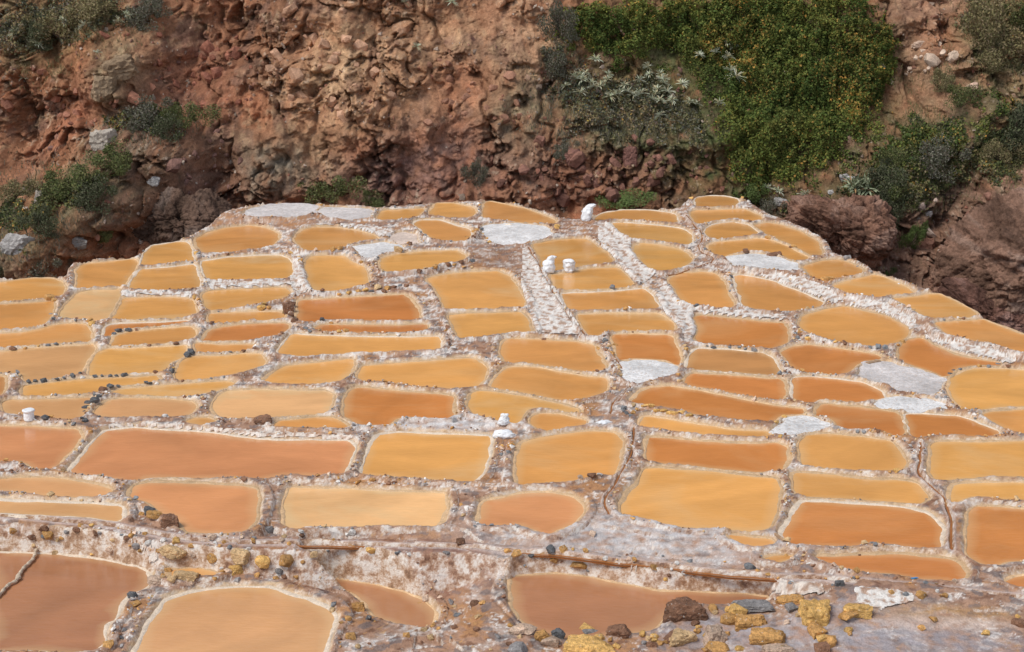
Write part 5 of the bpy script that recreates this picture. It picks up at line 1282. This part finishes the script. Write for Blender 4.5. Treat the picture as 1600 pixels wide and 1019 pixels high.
def stem_mesh(seed):
    r = np.random.RandomState(seed); V, F = [], []
    for _ in range(7):
        a = r.uniform(0, 6.28); top = np.array([math.cos(a) * 0.45, math.sin(a) * 0.35, r.uniform(0.3, 0.7)]); n = len(V)
        for t, w in ((0, 0.025), (1, 0.008)):
            for q_ in range(4): V.append(top * t + np.array([math.cos(q_ * 1.571), math.sin(q_ * 1.571), 0]) * w)
        for q_ in range(4): F.append((n + q_, n + (q_ + 1) % 4, n + 4 + (q_ + 1) % 4, n + 4 + q_))
    return fast_mesh('stem', np.array(V), np.array(F), np.tile((0.14, 0.10, 0.07), (len(V), 1)), False)


BUSHM = {k: [bush_mesh(540 + 7 * j + len(k), GREENS[k]) for j in range(2)] for k in GREENS}
for v_ in BUSHM.values():
    for me in v_: me.materials.append(M_LEAF)
STEMM = [stem_mesh(560 + j) for j in range(3)]
for me in STEMM: me.materials.append(M_LEAF)
BUSHES = [
    (518, 303, 42, 26, 'green', 'round green bush at the far terrace edge, left of centre'), (580, 316, 30, 12, 'green', 'low green bush right of the round terrace-edge bush'),
    (235, 182, 42, 26, 'grey', 'grey-green bush left part of the high left clump'), (285, 186, 40, 26, 'green', 'green bush right part of the high left clump'), (262, 200, 30, 20, 'dark', 'dark bush in front of the high left clump'),
    (185, 255, 42, 26, 'green', 'green bush just below the pale limestone boulder'), (140, 275, 50, 26, 'green', 'green bush left of the one below the limestone boulder'), (95, 295, 45, 24, 'green', 'yellowish green bush in the middle of the left slope band'),
    (150, 305, 40, 26, 'dark', 'dark green bush at the lower end of the left slope band'), (30, 300, 40, 18, 'olive', 'olive bush at the left picture edge above the stones'), (62, 352, 34, 22, 'dark', 'dark bush right behind the large grey boulder'),
    (162, 364, 30, 20, 'green', 'small green bush above the left rim ponds'), (65, 425, 36, 24, 'grey', 'grey-green bush at the left terrace rim'), (18, 430, 26, 26, 'dark', 'dark bush at the left edge above the first pond'), (112, 408, 20, 14, 'grey', 'tiny grey bush beside the slanting slab'),
    (60, 60, 34, 28, 'dark', 'dark bush in the upper left corner beside pale rosettes'), (100, 45, 45, 30, 'olive', 'olive bush near the upper left corner'), (150, 15, 50, 22, 'olive', 'olive scrub on the upper left skyline'), (225, 28, 34, 22, 'grey', 'grey bush crowning the tan crag'),
    (250, 10, 30, 20, 'grey', 'grey bush at the top edge above the crag'), (742, 276, 22, 24, 'grey', 'grey twiggy bush low on the cliff, centre'), (430, 20, 1, 1, 'grey', None), (980, 318, 46, 9, 'bright', 'low bright green tuft behind the far rim ponds'),
    (1165, 305, 30, 18, 'bright', 'bright green bush at the foot of the thicket'), (1205, 325, 26, 16, 'grey', 'grey bush beside the topmost pond'), (1385, 292, 48, 34, 'dark', 'dark bush right of the big spiky rosette'), (1372, 345, 34, 40, 'dark', 'dark hanging bush on the outcrop above the gully'),
    (1418, 372, 20, 26, 'bright', 'bright green bush in the right gully'), (1400, 300, 30, 20, 'green', 'green bush at the gully head'), (1455, 250, 44, 32, 'grey', 'grey-green bush below the right shrub band'), (1400, 255, 40, 26, 'green', 'green bush at the lower end of the shrub band'),
    (1590, 205, 55, 42, 'dark', 'big dark bush at the right picture edge'), (1560, 240, 34, 24, 'olive', 'olive bush below the big dark right-edge bush'), (1540, 45, 52, 46, 'olive', 'big olive-brown scrub in the upper right'), (1560, 95, 40, 26, 'olive', 'lower olive scrub in the upper right'),
    (1590, 30, 30, 26, 'green', 'green bush in the upper right corner'), (1470, 130, 30, 20, 'olive', 'olive tuft beside the pale upper right scree'), (1500, 155, 36, 22, 'green', 'green bush below the pale upper right scree'), (1590, 332, 24, 24, 'grey', 'grey bush on the right rock shoulder'),
    (1385, 430, 20, 8, 'bright', 'small green tuft on the right ravine floor'), (880, 45, 30, 34, 'grey', 'grey-brown bush at the left edge of the thicket'), (860, 100, 32, 26, 'grey', 'grey dry bush left of the pale rosettes'), (885, 235, 24, 14, 'grey', 'grey bush above the red rubble'),
]
for px, py, w_, h_, kind, lab in BUSHES:
    if lab is None: continue
    b = chit(px, py + h_ * 0.6); sc = b[1] / FPX
    root = bpy.data.objects.new('bush', None); COL.objects.link(root); root.location = b
    root.scale = (w_ * sc * 1.25, w_ * sc * 0.9, h_ * sc * 2.0); root.rotation_euler = (0.35, random.uniform(-0.25, 0.25), random.uniform(-0.6, 0.6))
    link('foliage', random.choice(BUSHM[kind]), None, root); link('stem', random.choice(STEMM), None, root)
    tag(root, lab, 'bush', 'bushes on the ravine slopes')


def rosette_mesh(seed, n=26, pal=((0.48, 0.50, 0.36), (0.38, 0.42, 0.27), (0.55, 0.56, 0.44), (0.50, 0.44, 0.28)), one=False):
    r = np.random.RandomState(seed); V, F, C_ = [], [], []
    for k in range(n):
        az = r.uniform(0, 6.28) if not one else 0.0; el = r.uniform(0.1, 1.25) if not one else 0.7; L_ = r.uniform(0.75, 1.1) if not one else 1.0
        u = np.array([math.cos(az), math.sin(az), 0]); s_ = np.array([-u[1], u[0], 0]); base = len(V)
        for t, w in ((0.05, 0.075), (0.5, 0.07), (0.8, 0.04), (1.0, 0.003)):
            p = u * (math.cos(el) * L_ * t + 0.12 * t * t) + np.array([0, 0, math.sin(el) * L_ * t - 0.42 * t * t * math.cos(el)])
            V += [p - s_ * w + np.array([0, 0, 0.03]), p + s_ * w + np.array([0, 0, 0.03]), p - np.array([0, 0, 0.02])]
        col = np.array(pal[r.randint(len(pal))]) * r.uniform(0.75, 1.2)
        for q_ in range(3):
            a = base + 3 * q_
            F += [(a, a + 3, a + 5, a + 2), (a + 2, a + 5, a + 4, a + 1)]
        C_ += [col] * 12
    return fast_mesh('rosette' if not one else 'leaf', np.array(V), np.array(F), np.array(C_), False)


ROS = [rosette_mesh(580 + k) for k in range(5)]
for me in ROS: me.materials.append(M_LEAF)
RPTS = [(320, 380), (320, 460), (385, 430), (445, 375), (445, 400), (480, 470), (525, 425), (540, 455), (455, 480), (505, 460), (595, 400), (600, 465), (635, 340), (640, 375), (690, 370), (710, 415), (680, 445), (655, 490), (690, 495), (725, 455), (745, 495), (790, 445),
        (830, 505), (858, 510), (300, 390), (330, 400), (370, 415), (410, 430), (700, 400), (670, 470), (340, 370), (560, 470)]
OTHER = [((965, 510), 'pale rosette at the thicket edge right of the main cluster'), ((690, 565), 'single pale rosette below the main cluster'), ((448, 588), 'bluish rosette above the red rubble'), ((390, 305), 'yellowish rosette alone above the cluster'), ((250, 428), 'grey rosette at the left end of the cluster'),
         ((870, 310), 'pale rosette left in the row inside the thicket'), ((945, 300), 'pale rosette second in the row inside the thicket'), ((1000, 255), 'pale rosette topmost in the row inside the thicket'), ((1035, 262), 'pale rosette right end of the row inside the thicket'), ((1005, 320), 'pale rosette below the row inside the thicket'),
         ((1015, 385), 'large grey-green rosette on the thicket edge'), ((1040, 415), 'grey-green rosette just below the large one on the thicket edge'), ((1190, 905), 'pale rosette at the thicket foot near the topmost pond'), ((1240, 920), 'pale rosette right at the thicket foot near the topmost pond')]


def put_rosette(px, py, r_px, lab, group=None):
    b = chit(px, py + 2); s = r_px * b[1] / FPX
    o = link('rosette_plant', random.choice(ROS), None, None, b + UPN * (0.30 + 0.25 * (1050 < px < 1420 and py < 150)))
    o.scale = (s, s, s); o.rotation_euler = (0.5 + random.uniform(-0.2, 0.2), random.uniform(-0.3, 0.3), random.uniform(0, 6.28))
    return tag(o, lab, 'rosette plant', group)


K3 = 500 / 1499.0
ORD = 'first second third fourth fifth sixth seventh eighth ninth tenth eleventh twelfth thirteenth fourteenth'.split()
for band, lo, hi in (('upper', 0, 405), ('middle', 405, 462), ('lower', 462, 999)):
    for k, p in enumerate(sorted(q_ for q_ in RPTS if lo <= q_[1] < hi)):
        put_rosette(800 + p[0] * K3, p[1] * K3, random.uniform(9, 13), '%s from left in the %s row of the pale rosette cluster left of the thicket' % (ORD[k], band), 'cluster of pale rosettes')
for p, lab in OTHER: put_rosette(800 + p[0] * K3, p[1] * K3, random.uniform(9, 13) * (1.3 if 'large' in lab else 1), lab)
for px, py, r_, lab in [(632, 13, 9, 'pale rosette left of two at the top edge, centre'), (706, 12, 11, 'pale rosette right of two at the top edge, centre'), (652, 82, 9, 'lone rosette on the tan cliff, centre'), (28, 62, 14, 'pale rosette leftmost in the upper left corner'), (62, 78, 13, 'pale rosette second in the upper left corner'),
                        (100, 42, 12, 'pale rosette beside the olive bush, upper left'), (136, 48, 11, 'pale rosette right of the olive bush, upper left'), (155, 92, 8, 'small rosette growing in a crag crack'), (188, 42, 10, 'rosette on the top of the tan crag'), (200, 32, 9, 'second rosette on the top of the tan crag'), (40, 130, 9, 'grey rosette on the far left slope'), (1258, 313, 14, 'dark green rosette left on the outcrop above the rim pond'), (75, 435, 10, 'rosette at the left terrace rim')]:
    put_rosette(px, py, r_, lab)
LEAF1 = rosette_mesh(599, 1, one=True); LEAF1.materials.append(M_LEAF)
LEAF2 = rosette_mesh(602, 1, pal=((0.40, 0.26, 0.13),), one=True); LEAF2.materials.append(M_LEAF)
b = chit(1345, 300); root = bpy.data.objects.new('rosette_plant', None); COL.objects.link(root); root.location = b + UPN * 0.1; root.rotation_euler = (0.45, 0, 0)
tag(root, 'biggest spiky rosette clump on the outcrop crest, with withered brown leaves', 'rosette plant')
for k in range(64):
    o = link('leaf', LEAF2 if k % 7 == 0 else LEAF1, None, root)
    s = random.uniform(0.38, 0.55); o.scale = (s, s, s); o.location = (random.uniform(-0.32, 0.32), random.uniform(-0.12, 0.12), random.uniform(-0.05, 0.1))
    o.rotation_euler = (0, random.uniform(-0.75, 0.55), random.uniform(0, 6.28))

# dry grass on ledges
V, F, C_ = [], [], []
gr = np.random.RandomState(610)
for px, py, sx, sy, n, pal in [(990, 160, 110, 45, 5200, 'olive'), (960, 195, 120, 22, 2600, 'grey'), (120, 35, 110, 35, 3000, 'olive'), (1545, 70, 60, 60, 3500, 'olive'), (100, 300, 110, 45, 3600, 'grey'), (1440, 280, 90, 50, 3000, 'olive'), (250, 190, 70, 22, 1500, 'grey'), (1440, 190, 60, 60, 2200, 'olive'),
                               (60, 400, 80, 40, 2200, 'grey'), (870, 130, 40, 80, 1800, 'grey'), (60, 110, 50, 25, 900, 'olive'), (1380, 330, 50, 50, 1600, 'olive'), (1560, 260, 40, 25, 900, 'olive')]:
    m_ = 0
    x0, z0 = cxz(px, py); gx = gr.normal(x0, sx * 0.6 * 0.0195, n); gz_ = gr.normal(z0, sy * 0.6 * 0.0195, n)
    g0 = np.stack([gx, cy(gx, gz_), gz_], 1)
    kk = fbm(gx * 1.5, gz_ * 1.5, 611, 3) > -0.15; g0 = g0[kk]; n = len(g0)
    lean = gr.randn(n, 3) * 0.35 + np.array([0, -0.25, 1.0]); lean /= np.linalg.norm(lean, axis=1)[:, None]
    hh = gr.uniform(0.08, 0.22, n)[:, None]; ww = gr.uniform(0.008, 0.016, n)[:, None]; sd_ = gr.randn(n, 3); sd_[:, 1] *= 0.3; sd_ /= np.linalg.norm(sd_, axis=1)[:, None]
    V.append(np.stack([g0 - sd_ * ww, g0 + sd_ * ww, g0 + lean * hh], 1).reshape(-1, 3)); C_.append(np.repeat(pick_cols(GREENS[pal], n, gr), 3, 0))
V = np.vstack(V); tag(link('dry_grass', fast_mesh('dry_grass', V, np.arange(len(V)).reshape(-1, 3), np.vstack(C_), False), M_LEAF), 'dry olive grass on the ledges of the cliff', 'grass', None, 'stuff')

# ------------------------------------------------------------------ things people left on the ponds
def lathe(name, prof, seg=20, seed=0, dent=0.05, sx=1.0, sy=0.8, cap=True):
    prof = resample(np.array(prof)[:, [0, 1, 2]], 0.055); seg = 30
    V, F = [], []
    n = len(prof)
    for i, (r_, z_, ox) in enumerate(prof):
        for k in range(seg):
            a = 2 * math.pi * k / seg
            q_ = 1 + dent * float(fbm(np.array([math.cos(a) * 1.7 + seed]), np.array([math.sin(a) * 1.7 + z_ * 4.2]), seed, 4, 0.7)[0]) * 2.6
            V.append((math.cos(a) * r_ * sx * q_ + ox, math.sin(a) * r_ * sy * q_, z_ + 0.02 * math.sin(3 * a + seed) * (i > 1)))
    for i in range(n - 1):
        for k in range(seg):
            k2 = (k + 1) % seg; F.append((i * seg + k, i * seg + k2, (i + 1) * seg + k2, (i + 1) * seg + k))
    me = bpy.data.meshes.new(name); me.from_pydata(V, [], F + ([tuple(range((n - 1) * seg, n * seg)), tuple(range(seg))[::-1]] if cap else []))
    for p in me.polygons: p.use_smooth = True
    me.materials.append(M_SACK)
    return me


def place(px, py, me, hpx, name, lab, cat, rz=0.0, ry=0.0, wk=1.0, group=None):
    h = hit(px, py); s = hpx * math.hypot(h[1], h[2] - CAMZ) / FPX
    o = link(name, me, None, None, (h[0], h[1] + 0.12 * s, h[2] - 0.03 * s)); o.scale = (s * wk, s * wk, s); o.rotation_euler = (0, ry, rz)
    return tag(o, lab, cat, group)


tall = lathe('sack', [(0.25, 0, 0), (0.29, 0.05, 0), (0.30, 0.3, 0), (0.29, 0.55, 0.01), (0.26, 0.70, 0.03), (0.22, 0.78, 0.06)], 22, 3, 0.10)
o = place(917, 345, tall, 27, 'sack', 'single tall white sack standing at the far rim, top folded right', 'sack', 0.1, 0.06, 1.0, 'white salt sacks')
link('folded_top', lathe('folded_top', [(0.20, 0.72, 0.05), (0.23, 0.80, 0.10), (0.24, 0.90, 0.20), (0.20, 0.97, 0.27), (0.08, 1.0, 0.31)], 22, 4, 0.08, 1.1, 0.7), None, o)
s2 = lathe('sack', [(0.30, 0, 0), (0.34, 0.06, 0), (0.36, 0.28, 0), (0.34, 0.5, 0.0), (0.31, 0.62, 0.02), (0.24, 0.70, 0.05)], 22, 7, 0.08)
o = place(857, 426, s2, 27, 'sack', 'left white sack of the two on a pond edge, tied top', 'sack', 0.3, 0.04, 1.0, 'white salt sacks')
link('tied_top', lathe('tied_top', [(0.22, 0.64, 0.05), (0.19, 0.74, 0.08), (0.22, 0.84, 0.14), (0.20, 0.93, 0.19), (0.06, 0.98, 0.2)], 18, 8, 0.12, 1.1, 0.7), None, o)
s3 = lathe('sack', [(0.16, 0, 0.05), (0.24, 0.08, 0.05), (0.31, 0.3, 0.03), (0.35, 0.55, 0), (0.36, 0.72, -0.01), (0.33, 0.8, 0.0)], 22, 9, 0.12)
o = place(888, 428, s3, 25, 'sack', 'right white sack of the two on a pond edge, open and full', 'sack', -0.2, 0.05, 1.0, 'white salt sacks')
link('salt_fill', lathe('salt_fill', [(0.36, 0.79, 0.0), (0.34, 0.86, 0.03), (0.22, 0.93, 0.05), (0.06, 0.96, 0.06)], 20, 10, 0.1), None, o)
low = lathe('sack', [(0.52, 0, 0), (0.58, 0.10, 0), (0.54, 0.3, 0), (0.42, 0.45, 0), (0.25, 0.52, 0), (0.1, 0.54, 0)], 26, 12, 0.12, 1.15, 0.7)
o = place(787, 685, low, 25, 'sack', 'lower slumped white sack of the stacked pair, centre', 'sack', 0.0, 0, 1.0, 'white salt sacks')
up = lathe('sack', [(0.36, 0, 0), (0.42, 0.08, 0), (0.41, 0.3, 0.01), (0.35, 0.5, 0.03), (0.28, 0.62, 0.05), (0.31, 0.72, 0.06), (0.24, 0.80, 0.06), (0.05, 0.81, 0.06)], 22, 14, 0.10, 1.0, 0.75)
o = place(787, 668, up, 21, 'sack', 'upper upright white sack of the stacked pair, centre', 'sack', 0.1, 0, 1.0, 'white salt sacks'); o.location.z += 0.02
buck = lathe('bucket', [(0.44, 0, 0), (0.46, 0.05, 0), (0.44, 0.5, 0), (0.43, 0.78, 0), (0.52, 0.80, 0), (0.54, 0.92, 0), (0.50, 0.98, 0), (0.2, 1.0, 0)], 24, 16, 0.02, 1.0, 0.95)
place(45, 657, buck, 18, 'bucket', 'white bucket heaped with salt near the left edge', 'bucket')
flat = lathe('sack', [(0.55, 0, 0), (0.62, 0.06, 0), (0.52, 0.18, 0.03), (0.3, 0.26, 0.06), (0.08, 0.28, 0.08)], 26, 18, 0.16, 1.3, 0.8)
place(944, 661, flat, 14, 'sack', 'empty white sack lying flat on the central dike', 'sack', 0.15, 0, 1.0, 'white salt sacks')
for px, py, r_, lab, k in [(795, 356, 10, 'rounded cream salt mound on the speckled salt pan', (0.78, 0.66, 0.52)), (1006, 563, 9, 'low beige salt mound at the back of the snow white patch', (0.80, 0.72, 0.64))]:
    me = lathe('salt_mound', [(1.0, 0, 0), (0.92, 0.18, 0), (0.7, 0.42, 0), (0.4, 0.58, 0), (0.1, 0.64, 0)], 26, int(px), 0.08, 1.0, 0.9); me.materials.clear(); me.materials.append(M_PAN)
    o = place(px, py, me, r_, 'salt_mound', lab, 'salt mound'); o.color = (*k, 1)


def plank(px, py, length, ang, w, t, lab, name='plank', lift=0.0):
    m_ = Vector(hit(px, py)); u_ = Vector((math.cos(ang), math.sin(ang), lift)) * (length / 2); m_.z += t * 0.8
    a, b = m_ - u_, m_ + u_
    L_ = (b - a).length
    bm = bmesh.new(); bmesh.ops.create_cube(bm, size=1.0)
    bmesh.ops.subdivide_edges(bm, edges=bm.edges[:], cuts=3, use_grid_fill=True)
    for v in bm.verts:
        v.co = Vector((v.co.x * L_, v.co.y * w * (1 + 0.2 * random.uniform(-1, 1) * (abs(v.co.x) > 0.45)), v.co.z * t + 0.12 * t * random.uniform(-1, 1)))
    me = bpy.data.meshes.new(name); bm.to_mesh(me); bm.free()
    o = link(name, me, M_WOOD, None, (a + b) / 2); o.rotation_euler = (b - a).to_track_quat('X', 'Z').to_euler()
    return tag(o, lab, name)


plank(1364, 570, 0.28, 0.55, 0.09, 0.04, 'wooden plank lying on the heaped salt flat')
plank(1205, 405, 0.30, 0.0, 0.16, 0.04, 'short plank on the bright white salt pan, upper right')
plank(1430, 786, 0.30, -0.5, 0.09, 0.03, 'weathered board wedged into the dike, lower right', 'plank', 0.25)
plank(1218, 843, 0.22, 1.9, 0.03, 0.03, 'thin grey stick at the corner of the large dark pond', 'stick')
o = stone_px(1429, 903, 5, 'g', 'plastic_scrap', None, STONE_ME[2], 0.0, (1.2, 0.6, 0.2)); o.data = o.data.copy(); o.data.materials.clear(); o.data.materials.append(M_BLUE)
tag(o, 'scrap of blue plastic on the dike, lower right', 'litter')
# rope trailing into the lower left pond
iR = [i for i, p in enumerate(PONDS) if 'rope' in p[2]][0]
RP = tp('I', '208,455 190,485 165,512 135,540 112,575 95,610 60,628 30,655 0,690 -30,712')
R3 = np.array([np.r_[to_plane(p[None], LEV[iR] + 0.03)[0], LEV[iR] + 0.03] for p in RP]); R3[0] = hit(*RP[0]) + np.array([0, 0, 0.03])
R3 = resample(spline(R3, 6, False), 0.018)
tg = np.gradient(R3, axis=0); tg /= np.linalg.norm(tg, axis=1)[:, None]
sx_ = np.cross(tg, [0, 0, 1.0]); sx_ /= np.linalg.norm(sx_, axis=1)[:, None]; uz = np.cross(sx_, tg)
SEG = 10; V = []
for i in range(len(R3)):
    for k in range(SEG):
        a = 2 * math.pi * k / SEG; rr = 0.019 * (1 + 0.32 * math.cos(2 * (a + i * 0.42))) * (1 + 0.5 * (abs(i - len(R3) * 0.55) < 4))
        V.append(R3[i] + sx_[i] * math.cos(a) * rr + uz[i] * math.sin(a) * rr)
i_ = np.arange(len(R3) - 1)[:, None] * SEG; k_ = np.arange(SEG)[None]
F = np.stack([i_ + k_, i_ + (k_ + 1) % SEG, i_ + SEG + (k_ + 1) % SEG, i_ + SEG + k_], -1).reshape(-1, 4)
tag(link('rope', fast_mesh('rope', np.array(V), F), M_ROPE), 'twisted salty rope trailing into the lower left pond', 'rope')
